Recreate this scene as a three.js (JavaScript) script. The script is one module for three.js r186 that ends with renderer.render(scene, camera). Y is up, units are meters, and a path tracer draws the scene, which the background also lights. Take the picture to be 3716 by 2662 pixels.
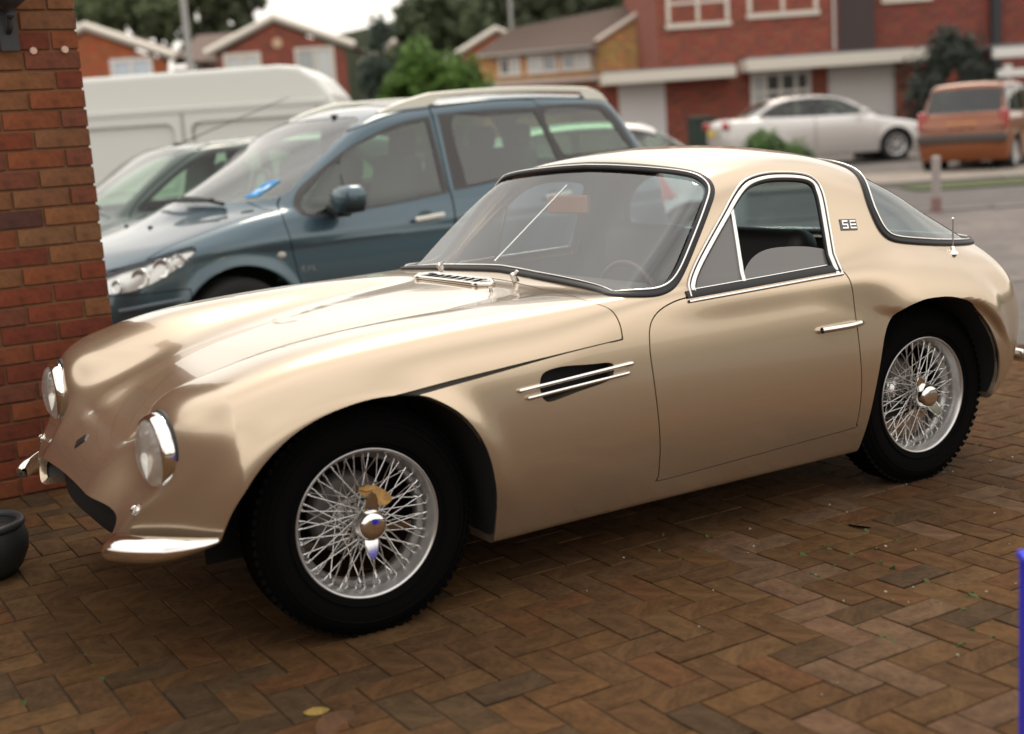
import * as THREE from 'three';
import { mergeGeometries, mergeVertices, toCreasedNormals } from 'three/addons/utils/BufferGeometryUtils.js';
import { RoundedBoxGeometry } from 'three/addons/geometries/RoundedBoxGeometry.js';
import { ImprovedNoise } from 'three/addons/math/ImprovedNoise.js';

// ---------------------------------------------------------------- camera, sky, sun, exposure
const scene = new THREE.Scene();
const camera = new THREE.PerspectiveCamera(2 * Math.atan(1331 / 4700) * 180 / Math.PI, 3716 / 2662, 0.1, 400);
camera.position.set(-1.3693, 1.3311, 3.8273);
camera.rotation.set(-0.18011, -0.53671, -0.0663, 'YXZ');
camera.focus = 4.15;                                                // the side of the coupe
camera.userData.fStop = 1.6;
const noiseGen = new ImprovedNoise();
const fbm = (x, y, z = 0, o = 4) => { let s = 0, a = 0.5; for (let i = 0; i < o; i++) { s += a * noiseGen.noise(x, y, z + i * 7.3); x *= 2.03; y *= 2.03; z *= 2.03; a *= 0.5; } return s; };
let seedState = 12345;
const rnd = (a = 0, b = 1) => { seedState = (Math.imul(seedState, 1664525) + 1013904223) >>> 0; return a + (b - a) * seedState / 4294967296; };
{
  const w = 1024, h = 512, d = new Float32Array(w * h * 4);         // a bright, thin overcast
  for (let j = 0; j < h; j++) for (let i = 0; i < w; i++) {
    const el = ((j + 0.5) / h - 0.5) * Math.PI, az = (i + 0.5) / w * 2 * Math.PI;
    const y = Math.sin(el), x = Math.cos(el) * Math.cos(az), z = Math.cos(el) * Math.sin(az), k = (j * w + i) * 4;
    const up = Math.max(0, y), q = 1.15 / (up + 0.30);
    const c = fbm(x * q + 3, z * q + 1, y * 1.5, 5), thick = Math.min(1, Math.max(0, 0.52 + 1.5 * c));
    const L = y < 0 ? 0.5 : (0.95 + 0.12 * up) * (0.66 + 0.56 * thick);
    const warm = Math.exp(-up * 3.0);
    d[k] = L * 1.0; d[k + 1] = L * (0.965 - 0.03 * warm); d[k + 2] = L * (0.93 - 0.11 * warm); d[k + 3] = 1;
  }
  const sky = new THREE.DataTexture(d, w, h, THREE.RGBAFormat, THREE.FloatType);
  sky.mapping = THREE.EquirectangularReflectionMapping; sky.magFilter = THREE.LinearFilter; sky.needsUpdate = true;
  scene.background = sky; scene.environment = sky;
}
const sun = new THREE.DirectionalLight(0xfff0da, 0.9);
sun.position.set(6, 13, -7.5);
sun.castShadow = true; sun.shadow.radius = 40; sun.shadow.mapSize.set(2048, 2048);
Object.assign(sun.shadow.camera, { left: -30, right: 40, top: 40, bottom: -30, near: 1, far: 90 });
scene.add(sun); scene.add(sun.target);
const renderer = new THREE.WebGLRenderer({ antialias: true });
renderer.shadowMap.enabled = true;
renderer.toneMapping = THREE.LinearToneMapping;
renderer.toneMappingExposure = 1.44;
// ---------------------------------------------------------------- naming and building helpers
const names = new Map();
function numbered(name) { const k = names.get(name) ?? 0; names.set(name, k + 1); return k ? `${name}_${String(k).padStart(3, '0')}` : name; }
function tag(o, label, category, group, kind) {
  if (label) o.userData.label = label;
  if (category) o.userData.category = category;
  if (group) o.userData.group = group;
  if (kind) o.userData.kind = kind;
  return o;
}
function thing(name, label, category, [x, y, z] = [0, 0, 0], turn = 0, group) {
  const o = new THREE.Group(); o.name = numbered(name); o.position.set(x, y, z); o.rotation.y = turn; scene.add(o);
  return tag(o, label, category, group);
}
function part(name, geometry, material, parent, label) {
  if (Array.isArray(geometry)) geometry = merge(geometry);
  const m = new THREE.Mesh(geometry, material); m.name = parent === scene ? numbered(name) : name; m.castShadow = m.receiveShadow = true;
  parent.add(m);
  if (label) m.userData.label = label;
  return m;
}
const struct = (name, geometry, material) => tag(part(name, geometry, material, scene), null, null, null, 'structure');
function merge(list) {
  if (list.length === 1) return list[0];
  const plain = list.map((g) => { g = g.index ? g.toNonIndexed() : g.clone(); for (const k of Object.keys(g.attributes)) if (!['position', 'normal', 'uv'].includes(k)) g.deleteAttribute(k);
    if (!g.attributes.uv) g.setAttribute('uv', new THREE.BufferAttribute(new Float32Array(g.attributes.position.count * 2), 2)); return g; });
  return mergeGeometries(plain);
}
const V = (x, y, z) => new THREE.Vector3(x, y, z);
function place(g, p = [0, 0, 0], r = [0, 0, 0], s = [1, 1, 1]) {
  return g.applyMatrix4(new THREE.Matrix4().compose(V(...p), new THREE.Quaternion().setFromEuler(new THREE.Euler(...r)), V(...s)));
}
const box = (w, h, d, p, r) => place(new THREE.BoxGeometry(w, h, d), p, r);
const rbox = (w, h, d, rad, p, r, seg = 2) => place(new RoundedBoxGeometry(w, h, d, seg, Math.min(rad, w / 2.01, h / 2.01, d / 2.01)), p, r);
function tube(pts, r, closed = false, seg = 0, sides = 8) {
  const c = new THREE.CatmullRomCurve3(pts.map((p) => (p.isVector3 ? p : V(...p))), closed, 'centripetal');
  return new THREE.TubeGeometry(c, seg || pts.length * 3, r, sides, closed);
}
function rod(a, b, r0, r1 = r0, sides = 8) {
  const A = V(...a), B = V(...b), d = B.clone().sub(A), g = new THREE.CylinderGeometry(r1, r0, d.length(), sides);
  return g.applyMatrix4(new THREE.Matrix4().compose(A.add(B).multiplyScalar(0.5), new THREE.Quaternion().setFromUnitVectors(V(0, 1, 0), d.normalize()), V(1, 1, 1)));
}
const lathe = (pts, seg = 48) => new THREE.LatheGeometry(pts.map((p) => new THREE.Vector2(...p)), seg);
function rawGeo(p, n, t) {
  const g = new THREE.BufferGeometry();
  g.setAttribute('position', new THREE.BufferAttribute(new Float32Array(p), 3));
  if (n) g.setAttribute('normal', new THREE.BufferAttribute(new Float32Array(n), 3));
  if (t) g.setIndex(new THREE.BufferAttribute(new Uint32Array(t), 1));
  if (!n) g.computeVertexNormals();
  g.setAttribute('uv', new THREE.BufferAttribute(new Float32Array(p.length / 3 * 2), 2));
  return g;
}
function extrude(shapePts, depth, bevel = 0, holes = []) {            // a closed outline in x, y pushed out along z
  const s = new THREE.Shape(shapePts.map((p) => new THREE.Vector2(...p)));
  for (const h of holes) s.holes.push(new THREE.Path(h.map((p) => new THREE.Vector2(...p))));
  return new THREE.ExtrudeGeometry(s, { depth, bevelEnabled: bevel > 0, bevelThickness: bevel, bevelSize: bevel, bevelSegments: 2, curveSegments: 8 });
}
function canvasTex(w, h, draw, color = true) {
  const c = document.createElement('canvas'); c.width = w; c.height = h; draw(c.getContext('2d'), w, h);
  const t = new THREE.CanvasTexture(c); if (color) t.colorSpace = THREE.SRGBColorSpace; t.wrapS = t.wrapT = THREE.RepeatWrapping; return t;
}
function noiseTex(n, f) {                                           // f(u, v) gives [r, g, b] in linear 0..1
  const d = new Uint8Array(n * n * 4);
  for (let j = 0; j < n; j++) for (let i = 0; i < n; i++) { const c = f(i / n, j / n); for (let k = 0; k < 3; k++) d[(j * n + i) * 4 + k] = 255 * Math.min(1, Math.max(0, c[k])); d[(j * n + i) * 4 + 3] = 255; }
  const t = new THREE.DataTexture(d, n, n); t.wrapS = t.wrapT = THREE.RepeatWrapping; t.magFilter = THREE.LinearFilter; t.minFilter = THREE.LinearMipmapLinearFilter; t.generateMipmaps = true; t.needsUpdate = true; return t;
}
const tileNoise = (u, v, f, s = 0) => { const a = u * 2 * Math.PI, b = v * 2 * Math.PI, r = f / (2 * Math.PI); return fbm(Math.cos(a) * r + 11 + s, Math.sin(a) * r + Math.cos(b) * r * 1.3 + 5, Math.sin(b) * r + s, 3); };
const std = (r, g, b, rough = 0.6, extra = {}) => new THREE.MeshStandardMaterial({ color: new THREE.Color().setRGB(r, g, b), roughness: rough, ...extra });
const phys = (r, g, b, rough, extra = {}) => new THREE.MeshPhysicalMaterial({ color: new THREE.Color().setRGB(r, g, b), roughness: rough, ...extra });
const M = {
  chrome: std(0.86, 0.85, 0.82, 0.07, { metalness: 1 }),
  dullChrome: std(0.72, 0.71, 0.69, 0.22, { metalness: 1 }),
  rubber: std(0.018, 0.018, 0.020, 0.55),
  black: std(0.008, 0.008, 0.009, 0.9),
  blackPlastic: std(0.022, 0.023, 0.025, 0.42),
  glass: phys(0.93, 0.95, 0.94, 0.0, { transmission: 1, thickness: 0, ior: 1.5 }),
  clear: phys(1, 1, 1, 0.02, { transmission: 1, thickness: 0, ior: 1.5 }),
  tint: phys(0.42, 0.50, 0.46, 0.0, { transmission: 1, thickness: 0, ior: 1.52 }),
  whitePaint: std(0.80, 0.79, 0.76, 0.5),
};
// ---------------------------------------------------------------- the coupe's body as one smooth field (negative inside), car axes: x back from the front axle, y up, z to the near side
function spline(pts) {                                              // natural cubic through [x, y] points, straight beyond its ends
  const n = pts.length, X = pts.map((p) => p[0]), Y = pts.map((p) => p[1]), M = new Float64Array(n), u = new Float64Array(n);
  for (let i = 1; i < n - 1; i++) {
    const s = (X[i] - X[i - 1]) / (X[i + 1] - X[i - 1]), p = s * M[i - 1] + 2;
    M[i] = (s - 1) / p;
    u[i] = (6 * ((Y[i + 1] - Y[i]) / (X[i + 1] - X[i]) - (Y[i] - Y[i - 1]) / (X[i] - X[i - 1])) / (X[i + 1] - X[i - 1]) - s * u[i - 1]) / p;
  }
  M[n - 1] = 0;
  for (let i = n - 2; i >= 0; i--) M[i] = M[i] * M[i + 1] + u[i];
  M[0] = 0;
  const d0 = (Y[1] - Y[0]) / (X[1] - X[0]) - (X[1] - X[0]) * M[1] / 6, d1 = (Y[n - 1] - Y[n - 2]) / (X[n - 1] - X[n - 2]) + (X[n - 1] - X[n - 2]) * M[n - 2] / 6;
  return (x) => {
    if (x <= X[0]) return Y[0] + d0 * (x - X[0]);
    if (x >= X[n - 1]) return Y[n - 1] + d1 * (x - X[n - 1]);
    let i = 0; while (x > X[i + 1]) i++;
    const h = X[i + 1] - X[i], a = (X[i + 1] - x) / h, b = 1 - a;
    return a * Y[i] + b * Y[i + 1] + ((a * a * a - a) * M[i] + (b * b * b - b) * M[i + 1]) * h * h / 6;
  };
}
const clamp = (x, a = 0, b = 1) => (x < a ? a : x > b ? b : x), lerp = (a, b, t) => a + (b - a) * t;
const sstep = (a, b, x) => { const t = clamp((x - a) / (b - a)); return t * t * t * (t * (6 * t - 15) + 10); };
const smax = (a, b, k) => { const h = Math.max(k - Math.abs(a - b), 0) / k; return Math.max(a, b) + h * h * h * k / 6; };
const smin = (a, b, k) => -smax(-a, -b, k);

const Wx = spline([[-0.70, 0.715], [-0.5, 0.775], [-0.3, 0.80], [0, 0.812], [0.4, 0.805], [0.9, 0.80], [1.4, 0.806], [1.8, 0.812], [2.17, 0.818], [2.45, 0.805], [2.75, 0.785]]);
const Hfend = spline([[-0.68, 0.60], [-0.60, 0.632], [-0.51, 0.690], [-0.377, 0.743], [-0.19, 0.789], [0.08, 0.820], [0.36, 0.832], [0.67, 0.834], [0.9, 0.830], [1.15, 0.822], [1.5, 0.812], [1.8, 0.808], [2.05, 0.803], [2.3, 0.797], [2.5, 0.785], [2.65, 0.766], [2.8, 0.72]]);
const Hmid = spline([[-0.72, 0.38], [-0.60, 0.50], [-0.45, 0.605], [-0.3, 0.67], [0, 0.745], [0.3, 0.79], [0.6, 0.82], [0.9, 0.835], [1.2, 0.83], [1.8, 0.80], [2.3, 0.79], [2.5, 0.77], [2.65, 0.73], [2.8, 0.66]]);
const Xnose = spline([[0.15, -0.54], [0.22, -0.585], [0.28, -0.63], [0.34, -0.655], [0.40, -0.648], [0.46, -0.612], [0.52, -0.57], [0.58, -0.50], [0.64, -0.38], [0.72, -0.20]]);
const Xwing = spline([[0.15, -0.52], [0.22, -0.565], [0.28, -0.60], [0.34, -0.615], [0.40, -0.598], [0.44, -0.575], [0.48, -0.54], [0.53, -0.515], [0.60, -0.505], [0.68, -0.495], [0.76, -0.47]]);
const Xtail = spline([[0.18, 2.57], [0.26, 2.665], [0.32, 2.72], [0.42, 2.765], [0.52, 2.78], [0.62, 2.772], [0.70, 2.745], [0.78, 2.695]]);
const Hroof = spline([[1.1, 1.165], [1.2, 1.195], [1.33, 1.220], [1.5, 1.236], [1.7, 1.236], [1.9, 1.208], [2.05, 1.160], [2.2, 1.092], [2.35, 1.015], [2.5, 0.942], [2.65, 0.862], [2.8, 0.768]]);
const Wroof = spline([[0.8, 0.70], [1.0, 0.745], [1.3, 0.765], [1.7, 0.765], [2.0, 0.752], [2.2, 0.725], [2.4, 0.675], [2.6, 0.58], [2.78, 0.44]]);
const Ylid = spline([[1.80, 0.70], [1.85, 0.69], [1.98, 0.664], [2.09, 0.668], [2.27, 0.66], [2.36, 0.63], [2.45, 0.55]]);

function lowerSide(x, y) {
  let w = Wx(x) - (y < 0.5 ? 0.80 : 0.42) * (y - 0.5) * (y - 0.5);
  if (x > 1.78 && x < 2.6) {                                        // the brow over the rear wheel
    const yl = Ylid(x), d = y - yl;
    w += 0.029 * sstep(1.78, 2.06, x) * (1 - sstep(2.4, 2.56, x)) * (d > 0 ? Math.exp(-((d / 0.11) ** 2)) : 1 - sstep(0, 0.042, -d));
  }
  if (x < 0.9) {                                                    // the bonnet's edge stands out a little over the front wheel
    const ex = (x + 0.03) / 0.42, ey = (y - 0.27) / 0.40, r = Math.sqrt(ex * ex + ey * ey) - 1;
    w += 0.013 * Math.exp(-((r / 0.12) ** 2)) * sstep(0.2, 0.4, y);
  }
  if (x < -0.36) w -= 1.2 * (-0.36 - x) ** 1.25;                      // the wing draws in towards the quarter bumper
  return w;
}
function lowerBody(x, y, za) {
  const s = sstep(0.18, 0.56, za), f = sstep(0.9, 0.3, x);
  const top0 = lerp(Hmid(x) + (-0.02 * za * za) , Hfend(x), s) - 0.016 * f * Math.exp(-(((za - 0.37) / 0.10) ** 2)) * sstep(-0.55, -0.2, x);
  let d = smax(0.98 * (za - lowerSide(x, y)), 0.95 * (y - top0), x < 1.1 ? lerp(0.20, 0.05, sstep(0.4, 1.1, x)) : lerp(0.05, 0.22, sstep(1.6, 2.3, x)));
  const n = sstep(0.24, 0.5, za), out = Math.max(0, za - 0.6);
  const xf = lerp(Xnose(y), Xwing(y), n) + 0.8 * out * out;
  d = smax(d, 0.9 * (xf - x), lerp(0.035, lerp(0.14, 0.08, n), sstep(0.45, 0.62, y)));
  const xt = Xtail(y) - 0.10 * za * za - 1.1 * Math.max(0, za - 0.5) ** 2;
  d = smax(d, 0.95 * (x - xt), 0.16);
  return smax(d, 0.17 + (x > 1.9 ? 0.10 * sstep(2.0, 2.7, x) : lerp(0.145, 0.185, sstep(0.42, 0.52, za)) * sstep(-0.1, -0.42, x)) - y, 0.03);
}
function cabin(x, y, za) {
  const h = y - 0.8;
  const side = 0.9 * (za - (Wroof(x) - 0.004 - 0.27 * h - (h > 0 ? 0.16 : 5) * h * h));
  const top = 0.96 * (y - (Hroof(x) - 0.16 * za * za)) * (x > 2.1 ? lerp(1, 0.82, sstep(2.1, 2.4, x)) : 1);
  const front = 0.63 * (0.885 + 1.18 * (y - 0.86) + 0.10 * za * za - x);
  return smax(smax(side, top, lerp(0.12, 0.22, sstep(1.4, 2.2, x))), front, 0.05);
}
function bodyField(x, y, z) {
  const za = Math.abs(z), a = lowerBody(x, y, za);
  if (x < 0.6 || y < 0.42) return a;
  return smin(a, cabin(x, y, za), lerp(0.045, 0.19, sstep(1.5, 2.1, x)));
}
function gradient(f, x, y, z, e = 0.0012) {
  const gx = f(x + e, y, z) - f(x - e, y, z), gy = f(x, y + e, z) - f(x, y - e, z), gz = f(x, y, z + e) - f(x, y, z - e), l = Math.hypot(gx, gy, gz) || 1;
  return [gx / l, gy / l, gz / l, l / (2 * e)];
}
// ---------------------------------------------------------------- meshing the field, and cutting panels out of it
function meshField(f, lo, hi, h) {                                  // surface nets, refined onto the surface; symmetric in z
  const n = [0, 1, 2].map((k) => Math.round((hi[k] - lo[k]) / h) + 1), [nx, ny, nz] = n, val = new Float32Array(nx * ny * nz).fill(9);
  const id = (i, j, k) => (i * ny + j) * nz + k, B = 8, mid = (nz - 1) / 2;
  for (let bi = 0; bi < nx; bi += B) for (let bj = 0; bj < ny; bj += B) for (let bk = Math.floor(mid / B) * B; bk < nz; bk += B) {
    const c = f(lo[0] + (bi + B / 2) * h, lo[1] + (bj + B / 2) * h, Math.max(0, lo[2] + (bk + B / 2) * h));
    if (Math.abs(c) > B * h * 1.7) { if (c < 0) for (let i = bi; i < Math.min(nx, bi + B); i++) for (let j = bj; j < Math.min(ny, bj + B); j++) for (let k = bk; k < Math.min(nz, bk + B); k++) val[id(i, j, k)] = -9; continue; }
    for (let i = bi; i < Math.min(nx, bi + B); i++) for (let j = bj; j < Math.min(ny, bj + B); j++) for (let k = bk; k < Math.min(nz, bk + B); k++) val[id(i, j, k)] = f(lo[0] + i * h, lo[1] + j * h, lo[2] + k * h);
  }
  for (let i = 0; i < nx; i++) for (let j = 0; j < ny; j++) for (let k = 0; k < mid; k++) val[id(i, j, k)] = val[id(i, j, nz - 1 - k)];
  const cell = new Int32Array(nx * ny * nz).fill(-1), P = [], N = [], T = [], corner = [];
  for (let c = 0; c < 8; c++) corner.push([c & 1, (c >> 1) & 1, c >> 2]);
  for (let i = 0; i < nx - 1; i++) for (let j = 0; j < ny - 1; j++) for (let k = 0; k < nz - 1; k++) {
    let neg = 0; const v = [];
    for (const [a, b, c] of corner) { const w = val[id(i + a, j + b, k + c)]; v.push(w); if (w < 0) neg++; }
    if (!neg || neg === 8) continue;
    let s = [0, 0, 0], m = 0;
    for (let a = 0; a < 8; a++) for (let e = 0; e < 3; e++) { const b = a ^ (1 << e); if (b < a || (v[a] < 0) === (v[b] < 0)) continue; const t = v[a] / (v[a] - v[b]); for (let q = 0; q < 3; q++) s[q] += corner[a][q] + (corner[b][q] - corner[a][q]) * t; m++; }
    let p = [0, 1, 2].map((q) => lo[q] + ([i, j, k][q] + s[q] / m) * h);
    for (let it = 0; it < 2; it++) { const g = gradient(f, ...p), w = clamp(f(...p) / Math.max(0.3, g[3]), -h, h); p = [p[0] - g[0] * w, p[1] - g[1] * w, p[2] - g[2] * w]; }
    const g = gradient(f, ...p, 0.002);
    cell[id(i, j, k)] = P.length / 3; P.push(...p); N.push(g[0], g[1], g[2]);
  }
  for (let i = 1; i < nx - 1; i++) for (let j = 1; j < ny - 1; j++) for (let k = 1; k < nz - 1; k++) {
    const a = val[id(i, j, k)] < 0;
    for (let e = 0; e < 3; e++) {
      const b = val[id(i + (e === 0), j + (e === 1), k + (e === 2))] < 0;
      if (a === b) continue;
      const u = (e + 1) % 3, w = (e + 2) % 3;
      const q = [[1, 1], [0, 1], [0, 0], [1, 0]].map(([s, t]) => { const c = [i, j, k]; c[u] -= s; c[w] -= t; return cell[id(...c)]; });
      if (q.some((c) => c < 0)) continue;
      const [A, Bq, C, D] = a ? q : [q[0], q[3], q[2], q[1]];
      T.push(A, Bq, C, A, C, D);
    }
  }
  return { p: P, n: N, t: T };
}
function cut(mesh, fn) {                                            // parts the triangles at fn = 0; returns [where fn < 0, where fn > 0]
  const { p, n, t } = mesh, m = p.length / 3, v = new Float64Array(m);
  for (let i = 0; i < m; i++) v[i] = fn(p[3 * i], p[3 * i + 1], p[3 * i + 2]) || 1e-9;
  const out = [0, 1].map(() => ({ p: [], n: [], t: [], map: new Map() })), edge = new Map();
  const mid = (a, b) => {
    const key = a < b ? a * 4194304 + b : b * 4194304 + a; let e = edge.get(key);
    if (!e) {
      let s = v[a] / (v[a] - v[b]); const at = (s) => [0, 1, 2].map((k) => p[3 * a + k] + (p[3 * b + k] - p[3 * a + k]) * s);
      const w = fn(...at(s)); if (Math.abs(v[a] - w) > 1e-9 && w * v[b] <= 0 && Math.abs(w) > 1e-7) s = s + (1 - s) * w / (w - v[b]); else if (w * v[a] <= 0 && Math.abs(w) > 1e-7) s = s * v[a] / (v[a] - w);
      const q = [0, 1, 2].map((k) => n[3 * a + k] + (n[3 * b + k] - n[3 * a + k]) * s), l = Math.hypot(...q) || 1;
      e = { key: -1 - edge.size, p: at(s), n: q.map((x) => x / l) }; edge.set(key, e);
    }
    return e;
  };
  const add = (o, x) => {
    const key = typeof x === 'number' ? x : x.key; let i = o.map.get(key);
    if (i === undefined) { i = o.p.length / 3; o.map.set(key, i); if (typeof x === 'number') { o.p.push(p[3 * x], p[3 * x + 1], p[3 * x + 2]); o.n.push(n[3 * x], n[3 * x + 1], n[3 * x + 2]); } else { o.p.push(...x.p); o.n.push(...x.n); } }
    return i;
  };
  for (let k = 0; k < t.length; k += 3) {
    const c = [t[k], t[k + 1], t[k + 2]], polys = [[], []];
    for (let a = 0; a < 3; a++) { const A = c[a], Bv = c[(a + 1) % 3], sa = v[A] < 0 ? 0 : 1, sb = v[Bv] < 0 ? 0 : 1; polys[sa].push(A); if (sa !== sb) { const e = mid(A, Bv); polys[0].push(e); polys[1].push(e); } }
    polys.forEach((g, s) => { if (g.length > 2) { const ii = g.map((x) => add(out[s], x)); for (let a = 1; a + 1 < ii.length; a++) out[s].t.push(ii[0], ii[a], ii[a + 1]); } });
  }
  return out.map(({ p, n, t }) => ({ p, n, t }));
}
function borders(mesh) {                                            // loops of vertex numbers along the open edges
  const seen = new Map(), next = new Map();
  for (let k = 0; k < mesh.t.length; k += 3) for (let a = 0; a < 3; a++) seen.set(mesh.t[k + a] * 4194304 + mesh.t[k + (a + 1) % 3], 1);
  for (const key of seen.keys()) { const a = Math.floor(key / 4194304), b = key % 4194304; if (!seen.has(b * 4194304 + a)) next.set(a, b); }
  const loops = [];
  while (next.size) { const [first] = next.keys(); const loop = []; let a = first; while (next.has(a)) { loop.push(a); const b = next.get(a); next.delete(a); a = b; } loops.push(loop); }
  return loops;
}
function lipped(mesh, depth, inset = 0) {                           // geometry of a panel whose open edges turn inwards
  const p = mesh.p.slice(), n = mesh.n.slice(), t = mesh.t.slice();
  if (inset) for (let i = 0; i < p.length; i++) p[i] -= inset * n[i];
  if (depth) for (const loop of borders(mesh)) for (let a = 0; a + 1 < loop.length + 1; a++) {
    const i = loop[a], j = loop[(a + 1) % loop.length], A = p.slice(3 * i, 3 * i + 3), Bq = p.slice(3 * j, 3 * j + 3), nA = n.slice(3 * i, 3 * i + 3), nB = n.slice(3 * j, 3 * j + 3);
    const d = V(Bq[0] - A[0], Bq[1] - A[1], Bq[2] - A[2]); if (d.length() > 0.08) continue;
    const w = d.cross(V(...nA)).normalize(), k = p.length / 3;
    p.push(...A, ...Bq, ...Bq.map((x, q) => x - depth * nB[q]), ...A.map((x, q) => x - depth * nA[q])); for (let q = 0; q < 4; q++) n.push(w.x, w.y, w.z);
    t.push(k, k + 2, k + 1, k, k + 3, k + 2);
  }
  return rawGeo(p, n, t);
}
function loopCurve(mesh, loop, step = 0.015, smooth = 3) {          // an even, smoothed copy of an open edge: [{p, n}]
  let pts = loop.map((i) => ({ p: V(...mesh.p.slice(3 * i, 3 * i + 3)), n: V(...mesh.n.slice(3 * i, 3 * i + 3)) }));
  const len = [0]; for (let i = 1; i <= pts.length; i++) len.push(len[i - 1] + pts[i % pts.length].p.distanceTo(pts[i - 1].p));
  const total = len[pts.length], m = Math.max(12, Math.round(total / step)), out = [];
  for (let i = 0, k = 0; i < m; i++) { const s = total * i / m; while (len[k + 1] < s) k++; const u = (s - len[k]) / Math.max(1e-9, len[k + 1] - len[k]), a = pts[k], b = pts[(k + 1) % pts.length]; out.push({ p: a.p.clone().lerp(b.p, u), n: a.n.clone().lerp(b.n, u).normalize() }); }
  for (let it = 0; it < smooth; it++) { const q = out.map((o) => o); for (let i = 0; i < m; i++) { const a = q[(i + m - 1) % m], b = q[(i + 1) % m], o = q[i]; out[i] = { p: o.p.clone().multiplyScalar(2).add(a.p).add(b.p).multiplyScalar(0.25), n: o.n.clone().multiplyScalar(2).add(a.n).add(b.n).normalize() }; } }
  out.total = total; return out;
}
function ribbon(curve, profile, closed = true, flip = 1) {          // sweeps [across, out] points along a curve that lies on the body
  const p = [], t = [], m = curve.length, k = profile.length;
  for (let i = 0; i < m; i++) {
    const a = curve[closed ? (i + m - 1) % m : Math.max(0, i - 1)].p, b = curve[closed ? (i + 1) % m : Math.min(m - 1, i + 1)].p, nn = curve[i].n, side = b.clone().sub(a).normalize().cross(nn).normalize().multiplyScalar(flip);
    for (const [s, o] of profile) { const q = curve[i].p.clone().addScaledVector(side, s).addScaledVector(nn, o); p.push(q.x, q.y, q.z); }
  }
  for (let i = 0; i < (closed ? m : m - 1); i++) for (let j = 0; j < k; j++) { const a = i * k + j, b = i * k + (j + 1) % k, c = ((i + 1) % m) * k + j, d = ((i + 1) % m) * k + (j + 1) % k; if (flip > 0) t.push(a, b, d, a, d, c); else t.push(a, d, b, a, c, d); }
  return rawGeo(p, null, t);
}
const roundProfile = (w, h, s0 = 0, o0 = 0, n = 10) => Array.from({ length: n }, (_, i) => { const a = i / n * 2 * Math.PI; return [s0 + w / 2 * Math.sign(Math.cos(a)) * Math.abs(Math.cos(a)) ** 0.7, o0 + h / 2 * Math.sign(Math.sin(a)) * Math.abs(Math.sin(a)) ** 0.7]; });
function smoothPoly(pts, per = 8) {                                 // closed Catmull-Rom outline through [x, y]; a third entry 1 keeps that corner sharp
  const n = pts.length, out = [];
  for (let i = 0; i < n; i++) {
    const p1 = pts[i], p2 = pts[(i + 1) % n], p0 = p1[2] ? p1 : pts[(i + n - 1) % n], p3 = p2[2] ? p2 : pts[(i + 2) % n];
    for (let k = 0; k < per; k++) { const t = k / per, c = (q) => { const m1 = (p2[q] - p0[q]) * (p1[2] ? 1 : 0.5), m2 = (p3[q] - p1[q]) * (p2[2] ? 1 : 0.5), t2 = t * t, t3 = t2 * t; return (2 * t3 - 3 * t2 + 1) * p1[q] + (t3 - 2 * t2 + t) * m1 + (-2 * t3 + 3 * t2) * p2[q] + (t3 - t2) * m2; }; out.push([c(0), c(1)]); }
  }
  return out;
}
function polyField(poly) {                                          // signed distance to a closed outline, negative inside
  let x0 = 9, x1 = -9, y0 = 9, y1 = -9; for (const [x, y] of poly) { x0 = Math.min(x0, x); x1 = Math.max(x1, x); y0 = Math.min(y0, y); y1 = Math.max(y1, y); }
  return (x, y) => {
    const far = Math.max(x0 - x, x - x1, y0 - y, y - y1); if (far > 0.1) return far;
    let d = 1e9, s = 1;
    for (let i = 0, j = poly.length - 1; i < poly.length; j = i++) {
      const [ax, ay] = poly[i], [bx, by] = poly[j], ex = bx - ax, ey = by - ay, wx = x - ax, wy = y - ay, u = clamp((wx * ex + wy * ey) / (ex * ex + ey * ey || 1e-12)), dx = wx - ex * u, dy = wy - ey * u;
      d = Math.min(d, dx * dx + dy * dy);
      if ((ay > y) !== (by > y) && x < ax + (y - ay) / (by - ay) * ex) s = -s;
    }
    return s * Math.sqrt(d);
  };
}
function onBody(x, y, z0 = 1.0) {                                   // the near side's surface at (x, y): { p, n }
  let a = z0, b = z0; for (let z = z0; z > 0; z -= 0.01) { if (bodyField(x, y, z) < 0) { a = z; break; } b = z; a = z; }
  for (let i = 0; i < 30; i++) { const m = (a + b) / 2; if (bodyField(x, y, m) < 0) a = m; else b = m; }
  const g = gradient(bodyField, x, y, a); return { p: V(x, y, a), n: V(g[0], g[1], g[2]) };
}
function onTop(x, z, y0 = 1.4) {
  let a = y0, b = y0; for (let y = y0; y > 0; y -= 0.01) { if (bodyField(x, y, z) < 0) { a = y; break; } b = y; a = y; }
  for (let i = 0; i < 30; i++) { const m = (a + b) / 2; if (bodyField(x, m, z) < 0) a = m; else b = m; }
  const g = gradient(bodyField, x, a, z); return { p: V(x, a, z), n: V(g[0], g[1], g[2]) };
}
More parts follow.
